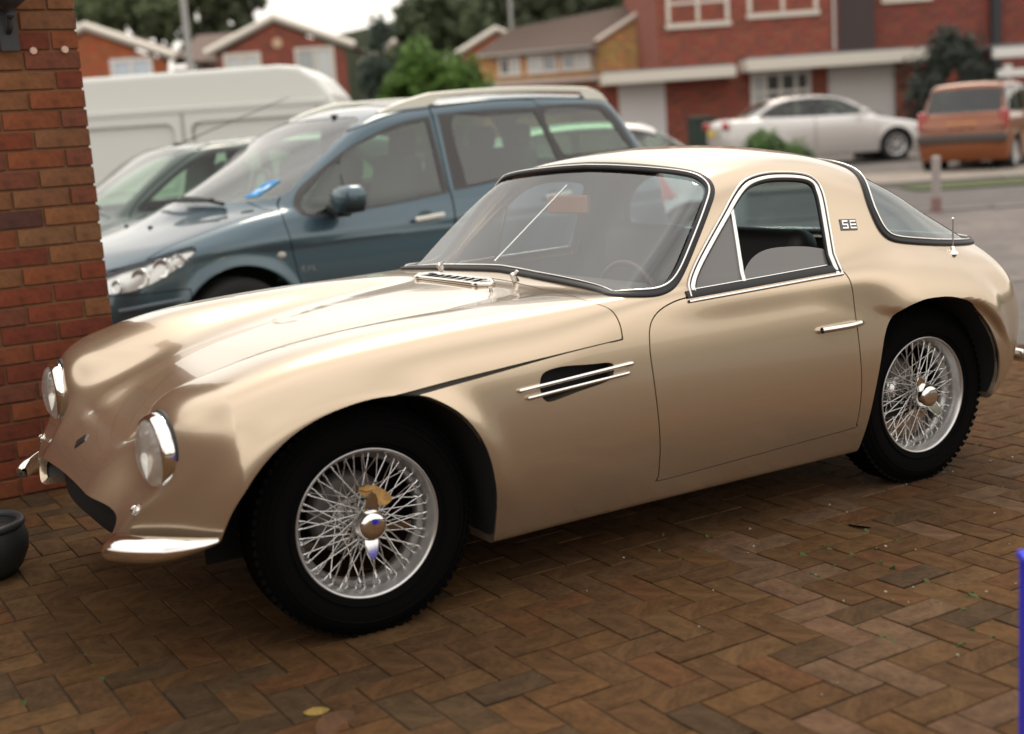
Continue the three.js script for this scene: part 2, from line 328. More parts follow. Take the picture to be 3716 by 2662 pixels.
// ---------------------------------------------------------------- the bronze coupe
const flake = noiseTex(256, (u, v) => { const a = rnd(0.40, 0.60), b = rnd(0.40, 0.60); return [a, b, 1]; });
const paint = phys(0.59, 0.468, 0.335, 0.24, { metalness: 0.76, clearcoat: 1, clearcoatRoughness: 0.03 });
const coupe = thing('sports_coupe', 'bronze metallic vintage two-door coupe with wire wheels parked on brown block paving', 'car');
const archF = polyField(smoothPoly([[0.385, 0.10, 1], [0.372, 0.25], [0.356, 0.359], [0.322, 0.485], [0.266, 0.577], [0.194, 0.634], [0.132, 0.661], [0.045, 0.672], [-0.045, 0.669], [-0.148, 0.648], [-0.230, 0.614], [-0.305, 0.560], [-0.362, 0.497], [-0.402, 0.425], [-0.428, 0.33], [-0.440, 0.22], [-0.442, 0.10, 1]]));
const archR = polyField(smoothPoly([[1.822, 0.05, 1], [1.824, 0.191], [1.831, 0.374], [1.852, 0.496], [1.884, 0.600], [1.939, 0.655], [2.025, 0.680], [2.110, 0.682], [2.198, 0.671], [2.302, 0.632], [2.400, 0.545], [2.462, 0.440], [2.488, 0.345], [2.492, 0.25], [2.492, 0.05, 1]]));
const xsSide = spline([[0.60, 0.822], [0.712, 0.823], [0.751, 0.822], [0.785, 0.812], [0.806, 0.794], [0.823, 0.762], [0.84, 0.735]]);
const bonnetEdge = (x, y, z) => { const za = Math.abs(z), xs = lerp(0.842 - 0.20 * za * za, xsSide(clamp(y, 0.6, 0.845)), sstep(0.60, 0.72, za)); return Math.max(x - xs, x < 0 ? -1 : 0.668 + 0.054 * x - y); };
const doorPoly = polyField(smoothPoly([[1.09, 0.800, 1], [1.035, 0.793], [0.982, 0.777], [0.948, 0.755], [0.930, 0.728], [0.922, 0.69], [0.919, 0.632], [0.928, 0.494], [0.943, 0.36], [0.953, 0.268], [0.966, 0.252], [1.2, 0.258], [1.5, 0.268], [1.757, 0.278], [1.772, 0.292], [1.768, 0.40], [1.760, 0.509], [1.752, 0.632], [1.749, 0.72], [1.742, 0.772], [1.728, 0.802], [1.710, 0.818, 1]]));
const sideOut = smoothPoly([[1.088, 0.798, 1], [1.106, 0.838], [1.150, 0.894], [1.22, 0.962], [1.292, 1.026], [1.365, 1.088], [1.43, 1.124], [1.513, 1.138], [1.60, 1.136], [1.685, 1.125], [1.724, 1.106], [1.736, 1.07], [1.724, 0.956], [1.714, 0.86], [1.711, 0.812, 1]]);
const sideField = polyField(sideOut);
const wsU = (x, z) => 0.803 * x + 0.595 * Math.abs(z);
const wsOut = smoothPoly([[1.034, 1.198], [1.18, 1.190], [1.324, 1.172], [1.400, 1.151], [1.432, 1.110], [1.412, 1.056], [1.361, 0.953], [1.318, 0.872], [1.286, 0.832], [1.235, 0.818], [1.160, 0.824], [1.024, 0.837], [0.871, 0.849], [0.705, 0.859], [0.45, 0.865], [0.2, 0.9], [0.2, 1.1], [0.6, 1.21]]);
const wsField = polyField(wsOut);
const rearOut = polyField(smoothPoly([[2.035, 1.27, 1], [1.992, 1.135], [1.974, 1.105], [1.948, 1.06], [1.937, 1.01], [1.943, 0.966], [1.955, 0.922], [1.974, 0.894], [2.01, 0.877], [2.117, 0.858], [2.303, 0.834], [2.502, 0.816], [2.62, 0.810], [2.76, 0.805], [3.1, 0.80, 1], [3.1, 1.27, 1]]));
const ventPoly = polyField(smoothPoly([[0.522, 0.60], [0.522, 0.63], [0.540, 0.656], [0.60, 0.664], [0.70, 0.656], [0.765, 0.651], [0.782, 0.638], [0.772, 0.610], [0.745, 0.597], [0.65, 0.585], [0.56, 0.572], [0.533, 0.578]]));
const mouthPoly = polyField(smoothPoly([[-0.43, 0.412], [-0.30, 0.430], [0, 0.438], [0.30, 0.430], [0.43, 0.412], [0.462, 0.385], [0.43, 0.345], [0.3, 0.28], [-0.3, 0.28], [-0.43, 0.345], [-0.462, 0.385]]));
const isWs = (x, y, z) => Math.max(wsField(wsU(x, z), y), x - 1.5, 0.78 - y, 0.70 - x);
const isRear = (x, y, z) => rearOut(x, y);
const isSide = (x, y, z) => Math.max(sideField(x, y), 0.3 - Math.abs(z));
const isArch = (x, y, z) => Math.max(Math.min(archF(x, y), archR(x, y)), 0.40 - Math.abs(z));
const isVent = (x, y, z) => Math.max(ventPoly(x, y), 0.5 - Math.abs(z));
const isMouth = (x, y, z) => Math.max(mouthPoly(z, y), x + 0.3);
{
  let skin = meshField(bodyField, [-0.77, 0.12, -0.902], [2.96, 1.30, 0.902], 0.011);
  const whole = skin, pull = (m, d) => ({ p: m.p.map((v, i) => v - d * m.n[i]), n: m.n, t: m.t });
  let ws, rear, side, rest;
  [, rest] = cut(skin, isArch);
  [ws, rest] = cut(rest, isWs);
  [rear, rest] = cut(rest, isRear);
  [side, rest] = cut(rest, isSide);
  [, rest] = cut(rest, isVent);
  [, rest] = cut(rest, isMouth);
  // bonnet, doors and the fixed shell, with open gaps between them
  let bonnet, doors, shell;
  [bonnet, shell] = cut(rest, (x, y, z) => bonnetEdge(x, y, z));
  [, shell] = cut(shell, (x, y, z) => bonnetEdge(x, y, z) - (x < 0.78 && y < 0.74 ? 0.003 + 0.012 * sstep(0.8, 0.1, x) : 0.0045));
  const doorF = (x, y, z) => Math.max(doorPoly(x, y), 0.5 - Math.abs(z));
  [doors, shell] = cut(shell, doorF);
  [, shell] = cut(shell, (x, y, z) => doorF(x, y, z) - 0.0042);
  const [dn, df] = cut(doors, (x, y, z) => -z);
  part('bonnet', lipped(bonnet, 0.022), paint, coupe);
  part('body', lipped(shell, 0.022), paint, coupe);
  const doorN = part('door', lipped(dn, 0.022), paint, coupe), doorF2 = part('door', lipped(df, 0.022), paint, coupe);
  // dark liner behind the skin
  let liner = cut(whole, (x, y, z) => Math.max(isArch(x, y, z)))[1];
  liner = cut(liner, (x, y, z) => isWs(x, y, z) - 0.02)[1]; liner = cut(liner, (x, y, z) => isRear(x, y, z) - 0.02)[1]; liner = cut(liner, (x, y, z) => isSide(x, y, z) - 0.012)[1]; liner = cut(liner, isMouth)[1]; liner = cut(liner, isVent)[1];
  const trim = std(0.085, 0.080, 0.074, 0.85);
  part('inner_lining', rawGeo(pull(liner, 0.02).p, liner.n, liner.t), trim, coupe);
  // glass
  const sheet = (m, d) => rawGeo(pull(m, d).p, m.n, m.t);
  const hazy = phys(0.90, 0.92, 0.90, 0.0, { transmission: 1, thickness: 0, ior: 2.05 });
  part('windscreen', sheet(ws, 0.006), hazy, coupe);
  part('rear_window', sheet(rear, 0.006), phys(0.48, 0.64, 0.68, 0.0, { transmission: 1, thickness: 0, ior: 2.3 }), coupe);  // the reflected sky's blue is put into the glass tint
  // seals round the screens
  const seal = (m, w, chromeAt) => {
    const c = loopCurve(m, borders(m).sort((a, b) => b.length - a.length)[0], 0.014, 4);
    const s = part('rubber_seal', ribbon(c, roundProfile(w, 0.016, -w / 2 + 0.004, 0.001)), M.rubber, coupe);
    part('chrome_bead', ribbon(c, roundProfile(0.006, 0.006, chromeAt, 0.0095, 6)), M.chrome, s);
    return c;
  };
  seal(ws, 0.034, -0.020);
  seal(rear, 0.026, -0.018);
  // side windows: gutter, frame, quarter light, half-wound glass
  const greyGlass = phys(0.30, 0.30, 0.30, 0.0, { transmission: 1, thickness: 0, ior: 1.7 });
  const greyish = phys(0.24, 0.233, 0.225, 0.12, { transmission: 0.35, thickness: 0, ior: 1.6 });  // grey of dust and reflections is put into the glass colour
  for (const sgn of [1, -1]) {
    const [half] = cut(side, (x, y, z) => -sgn * z), door = sgn > 0 ? doorN : doorF2;
    const c = loopCurve(half, borders(half).sort((a, b) => b.length - a.length)[0], 0.012, 3);
    const isTop = (q) => q.p.y > (q.p.x > 1.4 ? 0.862 : 0.83);
    let k0 = c.findIndex((q, i) => isTop(q) && !isTop(c[(i + c.length - 1) % c.length])), open = [];
    for (let i = 0; i < c.length && isTop(c[(k0 + i) % c.length]); i++) open.push(c[(k0 + i) % c.length]);
    // run the open frame down to the belt at both ends
    const down = (q, q2) => { const y = 0.802, x = q.p.x + (q.p.x - q2.p.x) * 0.4, b = onBody(x, y); return { p: V(x, y, sgn * b.p.z), n: V(b.n.x, b.n.y, sgn * b.n.z) }; };
    const frame = [down(open[0], open[2]), ...open, down(open[open.length - 1], open[open.length - 3])];
    const dir = Math.sign(frame[0].p.clone().sub(frame[1].p).length() * 1) || 1;
    part('gutter', ribbon(frame, roundProfile(0.007, 0.009, 0.003, 0.003, 8), false), M.chrome, coupe);
    part('rubber_seal', ribbon(frame, roundProfile(0.008, 0.006, -0.003, -0.005, 6), false), M.rubber, coupe);
    const fr = part('window_frame', ribbon(frame, roundProfile(0.017, 0.013, -0.0135, -0.0005, 10), false), M.chrome, door);
    part('rubber_seal', ribbon(frame, roundProfile(0.006, 0.012, -0.024, -0.006, 6), false), M.rubber, door);
    const q = (x, y, d) => { const b = onBody(x, y); return V(b.p.x - b.n.x * d, b.p.y - b.n.y * d, sgn * (b.p.z - b.n.z * d)); };
    part('window_pillar', ribbon([0, 1, 2, 3, 4, 5, 6].map((i) => { const t = i / 6, x = lerp(1.342, 1.316, t), y = lerp(1.055, 0.81, t), b = onBody(x, y); return { p: q(x, y, 0.004), n: V(b.n.x, b.n.y, sgn * b.n.z) }; }), roundProfile(0.016, 0.014, 0, 0, 8), false, sgn), M.chrome, door);
    // panes
    const inner = (x, y, z) => sideField(x, y) + 0.023, pil = (x, y) => x - lerp(1.316, 1.342, (y - 0.81) / 0.245);
    const [pane] = cut(half, inner), [quarter, main] = cut(pane, pil);
    const topEdge = spline([[1.32, 0.832], [1.345, 0.862], [1.385, 0.892], [1.44, 0.909], [1.52, 0.911], [1.64, 0.898], [1.70, 0.884]]);
    const [lowered] = cut(main, (x, y) => y - topEdge(x));
    part('quarter_light', sheet(quarter, 0.006), sgn > 0 ? greyish : greyGlass, door);
    if (sgn > 0) part('window_pane', sheet(lowered, 0.010), greyish, door); else part('window_pane', sheet(main, 0.010), phys(0.50, 0.58, 0.62, 0.0, { transmission: 1, thickness: 0, ior: 1.5 }), door);
    // belt: black strip and bright moulding
    const belt = (y0, y1, x0, x1) => Array.from({ length: 24 }, (_, i) => { const t = i / 23, x = lerp(x0, x1, t), y = lerp(y0, y1, t), b = onBody(x, y); return { p: V(b.p.x, b.p.y, sgn * b.p.z), n: V(b.n.x, b.n.y, sgn * b.n.z) }; });
    part('rubber_seal', ribbon(belt(0.808, 0.821, 1.082, 1.722), [[-0.012, -0.004], [0.012, -0.004], [0.012, 0.006], [-0.012, 0.004]], false, sgn), M.rubber, door);
    part('belt_moulding', ribbon(belt(0.788, 0.801, 1.085, 1.718), roundProfile(0.010, 0.010, 0, 0.003, 8), false, sgn), M.chrome, door);
    part('belt_moulding', ribbon(belt(0.822, 0.834, 1.112, 1.672), roundProfile(0.005, 0.006, 0, -0.001, 6), false, sgn), M.chrome, door);
    // door handle
    const h0 = q(1.592, 0.634, -0.012), h1 = q(1.752, 0.637, -0.020), h = part('door_handle', [tube([h0, h0.clone().lerp(h1, 0.25).add(V(0, 0.001, sgn * 0.010)), h0.clone().lerp(h1, 0.7).add(V(0, 0, sgn * 0.010)), h1], 0.010, false, 24, 10), rod(h0.toArray(), q(1.592, 0.634, 0.01).toArray(), 0.011, 0.011, 12), rod(h1.toArray(), q(1.752, 0.637, 0.01).toArray(), 0.008, 0.010, 12)], M.chrome, door);
    part('lock_button', rod(q(1.768, 0.636, 0.005).toArray(), q(1.768, 0.636, -0.016).toArray(), 0.007, 0.006, 12), M.chrome, coupe);
    // side vent with two bars
    const well = part('side_vent', (() => {
      const [hole] = cut(cut(whole, isVent)[0], (x, y, z) => -sgn * z), loop = borders(hole).sort((a, b) => b.length - a.length)[0], lc = loopCurve(hole, loop, 0.01, 2), p = [], t = [];
      for (const o of lc) { const a = o.p, b = a.clone().addScaledVector(o.n, -0.045).add(V(0.012, 0, 0)); p.push(a.x, a.y, a.z, b.x, b.y, b.z); }
      for (let i = 0; i < lc.length; i++) { const j = (i + 1) % lc.length; t.push(2 * i, 2 * j, 2 * j + 1, 2 * i, 2 * j + 1, 2 * i + 1); }
      return rawGeo(p, null, t);
    })(), paint, coupe);
    part('vent_back', box(0.32, 0.14, 0.01, [0.66, 0.62, sgn * 0.735]), M.black, well);
    for (const [a, b] of [[[0.453, 0.6185], [0.841, 0.6375]], [[0.478, 0.5945], [0.824, 0.6115]]]) part('vent_bar', (() => { const pts = [0, 1, 2, 3, 4, 5, 6, 7, 8].map((i) => q(lerp(a[0], b[0], i / 8), lerp(a[1], b[1], i / 8), -0.0065)); const g = [tube(pts, 0.0062, false, 30, 10)]; for (const e of [pts[0], pts[8]]) g.push(place(new THREE.SphereGeometry(0.0065, 10, 8), e.toArray())); return g; })(), M.chrome, coupe);
    // badge on the rear pillar: two small bright letters in a dark surround
    const b0 = q(1.815, 0.951, 0), ex = q(1.848, 0.9485, 0).sub(q(1.782, 0.9535, 0)).normalize(), bn = V(onBody(1.815, 0.951).n.x, onBody(1.815, 0.951).n.y, sgn * onBody(1.815, 0.951).n.z), ey = bn.clone().cross(ex).normalize(); if (ey.y < 0) ey.negate();
    const bm = new THREE.Matrix4().makeBasis(ex, ey, bn).setPosition(b0), W2 = 0.036, H2 = 0.0165;
    if (sgn > 0) {
      const bd = part('badge', rbox(2 * W2 + 0.004, 2 * H2 + 0.006, 0.004, 0.002, [0, 0, 0.001]).applyMatrix4(bm), std(0.16, 0.15, 0.15, 0.5), coupe);
      const L = 0.026, bar = (cx, y, w = L, hh = 0.0062) => rbox(w, hh, 0.004, 0.0012, [cx, y, 0.004]), S = -0.0185, E = 0.0185;
      part('letter', [bar(S, 0.0115), bar(S, 0), bar(S, -0.0115), bar(S - 0.0105, 0.0058, 0.005, 0.009), bar(S + 0.0105, -0.0058, 0.005, 0.009)].map((g) => g.applyMatrix4(bm)), M.chrome, bd);
      part('letter', [bar(E, 0.0115), bar(E, 0), bar(E, -0.0115), bar(E - 0.0125, 0, 0.003, 0.029)].map((g) => g.applyMatrix4(bm)), M.chrome, bd);
    }
  }
  // wheel wells: dark tunnels behind the arches
  const well = (f, x0, x1, yTop) => { for (const s of [1, -1]) {
    const [hole] = cut(cut(whole, (x, y, z) => Math.max(f(x, y), 0.5 - Math.abs(z)))[0], (x, y, z) => -s * z), loop = borders(hole).sort((a, b) => b.length - a.length)[0], lc = loopCurve(hole, loop, 0.02, 1), p = [], t = [];
    for (const o of lc) { const w = o.n; p.push(o.p.x - w.x * 0.006, o.p.y - w.y * 0.006, o.p.z - w.z * 0.006, o.p.x, o.p.y, s * 0.40); }
    for (let i = 0; i < lc.length; i++) { const j = (i + 1) % lc.length; if (lc[i].p.y < 0.20 && lc[j].p.y < 0.20) continue; t.push(2 * i, 2 * j, 2 * j + 1, 2 * i, 2 * j + 1, 2 * i + 1); }
    part('wheel_well', [rawGeo(p, null, t), box(x1 - x0, yTop - 0.2, 0.01, [(x0 + x1) / 2, (yTop + 0.2) / 2, s * 0.40])], M.black, coupe);
  } };
  well(archF, -0.36, 0.40, 0.62); well(archR, 1.80, 2.51, 0.70);
  part('mouth_shade', (() => { const p = [], t = []; for (let i = 0; i <= 24; i++) { const z = lerp(-0.5, 0.5, i / 24), x = -0.60 + 0.30 * z * z; p.push(x + 0.05, 0.46, z, x, 0.40, z, x + 0.005, 0.325, z, x + 0.05, 0.268, z); } for (let i = 0; i < 24; i++) for (let j = 0; j < 3; j++) { const a = i * 4 + j; t.push(a, a + 1, a + 4, a + 1, a + 5, a + 4); } return rawGeo(p, null, t); })(), M.black, coupe);  // black sheet standing for the shade inside and below the mouth
}
// lamps in the wings
for (const sgn of [1, -1]) {
  const hl = new THREE.Group(); hl.name = 'headlight'; hl.position.set(-0.505, 0.579, sgn * 0.570); hl.rotation.set(0, 0, Math.PI / 2); coupe.add(hl);   // the lamp's own axis points forward
  const holder = new THREE.Group(); holder.name = 'lamp'; 
  const r = 0.0915;
  const ring = lathe([[0.080, -0.02], [0.100, -0.03], [0.1045, -0.010], [0.103, 0.004], [0.099, 0.015], [0.094, 0.020], [0.0905, 0.018], [0.087, 0.010], [0.080, -0.02]], 56);
  part('chrome_ring', ring, M.chrome, hl); part('gasket', lathe([[0.098, -0.03], [0.1085, -0.026], [0.1085, -0.016], [0.102, -0.012]], 48), M.rubber, hl);
  part('reflector', lathe([[0.0, -0.045], [0.03, -0.043], [0.055, -0.034], [0.075, -0.018], [0.085, 0.004]], 40), std(0.9, 0.9, 0.88, 0.16, { metalness: 1 }), hl);
  const dome = []; for (let i = 0; i <= 12; i++) { const a = i / 12; dome.push([r * 0.985 * a, 0.010 + 0.037 * Math.sqrt(Math.max(0, 1 - a * a * 0.97))]); }
  part('lens', lathe(dome, 48), phys(0.93, 0.93, 0.91, 0.10, { transmission: 0.8, thickness: 0, ior: 1.5, bumpMap: noiseTex(128, (u, v) => { const w = 0.5 + 0.5 * Math.sin(u * Math.PI * 44); return [w, w, w]; }), bumpScale: 0.0009 }), hl);
  part('bulb', place(new THREE.SphereGeometry(0.012, 12, 8), [0, -0.012, 0]), std(0.8, 0.8, 0.75, 0.3), hl);
  part('bulb_shield', lathe([[0, 0.004], [0.017, 0.000], [0.018, -0.006]], 20), M.dullChrome, hl);
  hl.rotation.order = 'YXZ'; hl.rotation.set(0, sgn * 0.05, Math.PI / 2);
  // small round side lamp low on the wing
  const side = new THREE.Group(); side.name = 'side_lamp'; side.position.set(-0.572, 0.438, sgn * 0.56); side.rotation.set(0, 0, Math.PI / 2 - 0.55); coupe.add(side);
  part('chrome_ring', lathe([[0.012, -0.01], [0.017, -0.004], [0.0165, 0.004], [0.0135, 0.006], [0.012, 0.0]], 24), M.chrome, side);
  part('lens', lathe([[0, 0.016], [0.006, 0.0145], [0.011, 0.009], [0.0125, 0.0]], 20), phys(0.95, 0.95, 0.93, 0.05, { transmission: 1, thickness: 0.01, ior: 1.5 }), side);
  // quarter bumper
  const path = [[-0.428, 0.377, 0.766], [-0.475, 0.368, 0.742], [-0.535, 0.358, 0.690], [-0.59, 0.352, 0.622], [-0.628, 0.35, 0.563], [-0.643, 0.35, 0.525]].map(([x, y, z]) => V(x, y, sgn * z)), cv = new THREE.CatmullRomCurve3(path, false, 'centripetal');
  const p = [], t = [], nseg = 40, k = 12;
  for (let i = 0; i <= nseg; i++) {
    const u = i / nseg, c = cv.getPointAt(u), tn = cv.getTangentAt(u), out = V(tn.z, 0, -tn.x).normalize().multiplyScalar(-sgn), hh = (0.006 + 0.028 * Math.sin(Math.min(1, u * 1.55) * Math.PI / 2) ** 0.9) * (u > 0.93 ? Math.sqrt(Math.max(0.02, 1 - ((u - 0.93) / 0.07) ** 2)) : 1), dd = 0.030 * (u > 0.93 ? Math.sqrt(Math.max(0.05, 1 - ((u - 0.93) / 0.07) ** 2)) : 0.35 + 0.65 * Math.min(1, u * 2.5));
    if (out.dot(V(-1, 0, sgn)) < 0) out.negate();
    for (let j = 0; j < k; j++) { const a = j / k * 2 * Math.PI, q = c.clone().add(V(0, Math.sin(a) * hh, 0)).addScaledVector(out, 0.008 + Math.max(-0.3, Math.cos(a)) * dd - 0.55 * Math.max(0, Math.sin(a)) * hh); p.push(q.x, q.y, q.z); }
  }
  for (let i = 0; i < nseg; i++) for (let j = 0; j < k; j++) { const a = i * k + j, b = i * k + (j + 1) % k; t.push(a, a + k, b, b, a + k, b + k); }
  part('front_bumper', rawGeo(p, null, t), M.chrome, coupe);
  const rb = [[2.735, 0.385, 0.74], [2.775, 0.365, 0.68], [2.80, 0.36, 0.58], [2.81, 0.36, 0.45]].map(([x, y, z]) => V(x, y, sgn * z));
  part('rear_bumper', place(tube(rb, 0.026, false, 24, 10), [0, 0, 0], [0, 0, 0], [1, 1, 1]), M.chrome, coupe);
}
{ // badge on the nose: a small dark diamond
  const b = (() => { let x = -0.8; while (bodyField(x, 0.517, -0.03) > 0) x += 0.0005; const g = gradient(bodyField, x, 0.517, -0.03); return { p: V(x, 0.517, -0.03), n: V(g[0], g[1], g[2]) }; })();
  const q = new THREE.Quaternion().setFromUnitVectors(V(0, 0, 1), b.n), g = rbox(0.044, 0.034, 0.006, 0.002, [0, 0, 0.001]); g.applyQuaternion(q); g.translate(b.p.x, b.p.y, b.p.z);
  part('nose_badge', g, std(0.02, 0.024, 0.022, 0.3), coupe);
}
{ // fresh-air louvre on the bonnet's rear edge, with slots between bright bars
  const x0 = 0.735, x1 = 0.812, zA = -0.355, zB = 0.10, rows = [], at = (x, z, h) => { const o = onTop(x, z); return o.p.clone().addScaledVector(o.n, h); };
  const lv = new THREE.Group(); lv.name = 'louvre'; coupe.add(lv);
  const per = []; for (let i = 0; i <= 12; i++) per.push(at(x0 + 0.006, lerp(zA, zB, i / 12), 0.007)); per.push(at((x0 + x1) / 2, zB + 0.03, 0.006)); for (let i = 12; i >= 0; i--) per.push(at(x1 - 0.006, lerp(zA + 0.02, zB - 0.03, i / 12), 0.009)); per.push(at((x0 + x1) / 2, zA - 0.03, 0.006));
  part('rim', tube(per, 0.0075, true, 90, 8), M.chrome, lv);
  for (let i = 0; i < 8; i++) { const z = lerp(zA + 0.01, zB - 0.005, (i + 0.5) / 8), a = at(x0 + 0.008, z, 0.007), b = at(x1 - 0.008, z + 0.008, 0.010); part('slat', (() => { const g = box(0.016, 0.008, a.distanceTo(b)); g.lookAt(b.clone().sub(a)); g.translate((a.x + b.x) / 2, (a.y + b.y) / 2, (a.z + b.z) / 2); return g; })(), M.chrome, lv); }
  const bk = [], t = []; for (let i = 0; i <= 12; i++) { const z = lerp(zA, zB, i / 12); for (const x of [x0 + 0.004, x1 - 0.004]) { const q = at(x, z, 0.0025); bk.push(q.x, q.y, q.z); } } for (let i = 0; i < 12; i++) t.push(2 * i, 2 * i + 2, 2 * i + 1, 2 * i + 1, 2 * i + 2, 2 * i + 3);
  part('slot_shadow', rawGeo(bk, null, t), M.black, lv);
  // washer jet
  const j = onTop(0.708, 0.235); part('washer_jet', [rod(j.p.toArray(), j.p.clone().add(V(0, 0.012, 0)).toArray(), 0.006, 0.005), box(0.014, 0.005, 0.007, [j.p.x - 0.004, j.p.y + 0.014, j.p.z])], M.dullChrome, coupe);
  // wiper spindles
  for (const [x, z] of [[0.868, -0.385], [0.846, 0.165]]) { const o = onTop(x, z), a = o.p, b = a.clone().addScaledVector(o.n, 0.022).add(V(-0.004, 0, 0)); part('wiper_spindle', [rod(a.toArray(), b.toArray(), 0.013, 0.009, 14), place(new THREE.SphereGeometry(0.0105, 12, 8), b.toArray()), rod(b.toArray(), b.clone().add(V(0.012, 0.016, 0.012)).toArray(), 0.006, 0.005)], M.dullChrome, coupe); }
  // aerial on the rear wing
  const w = onTop(2.30, 0.735), a = w.p.toArray();
  const ae = part('aerial', [lathe([[0, 0.022], [0.006, 0.021], [0.009, 0.014], [0.010, 0.006], [0.017, 0.003], [0.020, -0.006]], 24).translate(...a)], M.chrome, coupe);
  part('mast', [rod([a[0], a[1] + 0.02, a[2]], [a[0] + 0.004, a[1] + 0.115, a[2] - 0.002], 0.0032, 0.0028), place(new THREE.SphereGeometry(0.005, 10, 8), [a[0] + 0.004, a[1] + 0.117, a[2] - 0.002])], M.chrome, ae);
}
// cabin fittings seen through the glass
{
  const leather = std(0.016, 0.015, 0.016, 0.55), carpet = std(0.012, 0.011, 0.011, 0.95);
  part('cabin_floor', box(1.7, 0.03, 1.25, [1.75, 0.25, 0]), carpet, coupe);
  for (const z of [0.34, -0.34]) {
    const s = part('seat', rbox(0.50, 0.16, 0.46, 0.06, [1.42, 0.38, z], [0, 0, 0.08], 4), leather, coupe);
    part('backrest', rbox(0.13, 0.56, 0.46, 0.06, [1.73, 0.66, z], [0, 0, -0.24], 4), leather, s);
  }
  part('dashboard', [rbox(0.16, 0.16, 1.26, 0.05, [1.02, 0.755, 0], [0, 0, 0.1], 4)], std(0.02, 0.018, 0.018, 0.7), coupe);
  part('scuttle_shelf', box(0.2, 0.02, 1.2, [0.95, 0.80, 0]), std(0.02, 0.018, 0.018, 0.8), coupe);
  part('rear_shelf', box(0.75, 0.02, 1.2, [2.28, 0.70, 0]), carpet, coupe);
  part('bulkhead', box(0.02, 0.45, 1.2, [1.93, 0.5, 0]), carpet, coupe);
  const sw = part('steering_wheel', place(new THREE.TorusGeometry(0.185, 0.011, 10, 48), [1.17, 0.69, 0.34], [0, Math.PI / 2, 0.42]), std(0.05, 0.028, 0.014, 0.35), coupe);
  part('wheel_boss', [rod([1.0, 0.61, 0.34], [1.155, 0.683, 0.34], 0.02), rod([1.155, 0.683, 0.52], [1.155, 0.683, 0.16], 0.007), rod([1.15, 0.683, 0.34], [1.225, 0.52, 0.34], 0.007)], M.dullChrome, sw);
  const mr = part('mirror_stem', rod([0.925, 0.884, -0.10], [1.248, 1.124, -0.10], 0.0036, 0.0036), M.chrome, coupe);
  part('mirror', rbox(0.022, 0.066, 0.20, 0.008, [1.252, 1.055, -0.10], [0, 0.2, -0.1]), std(0.26, 0.10, 0.035, 0.35), coupe, 'wooden backed interior mirror');
}
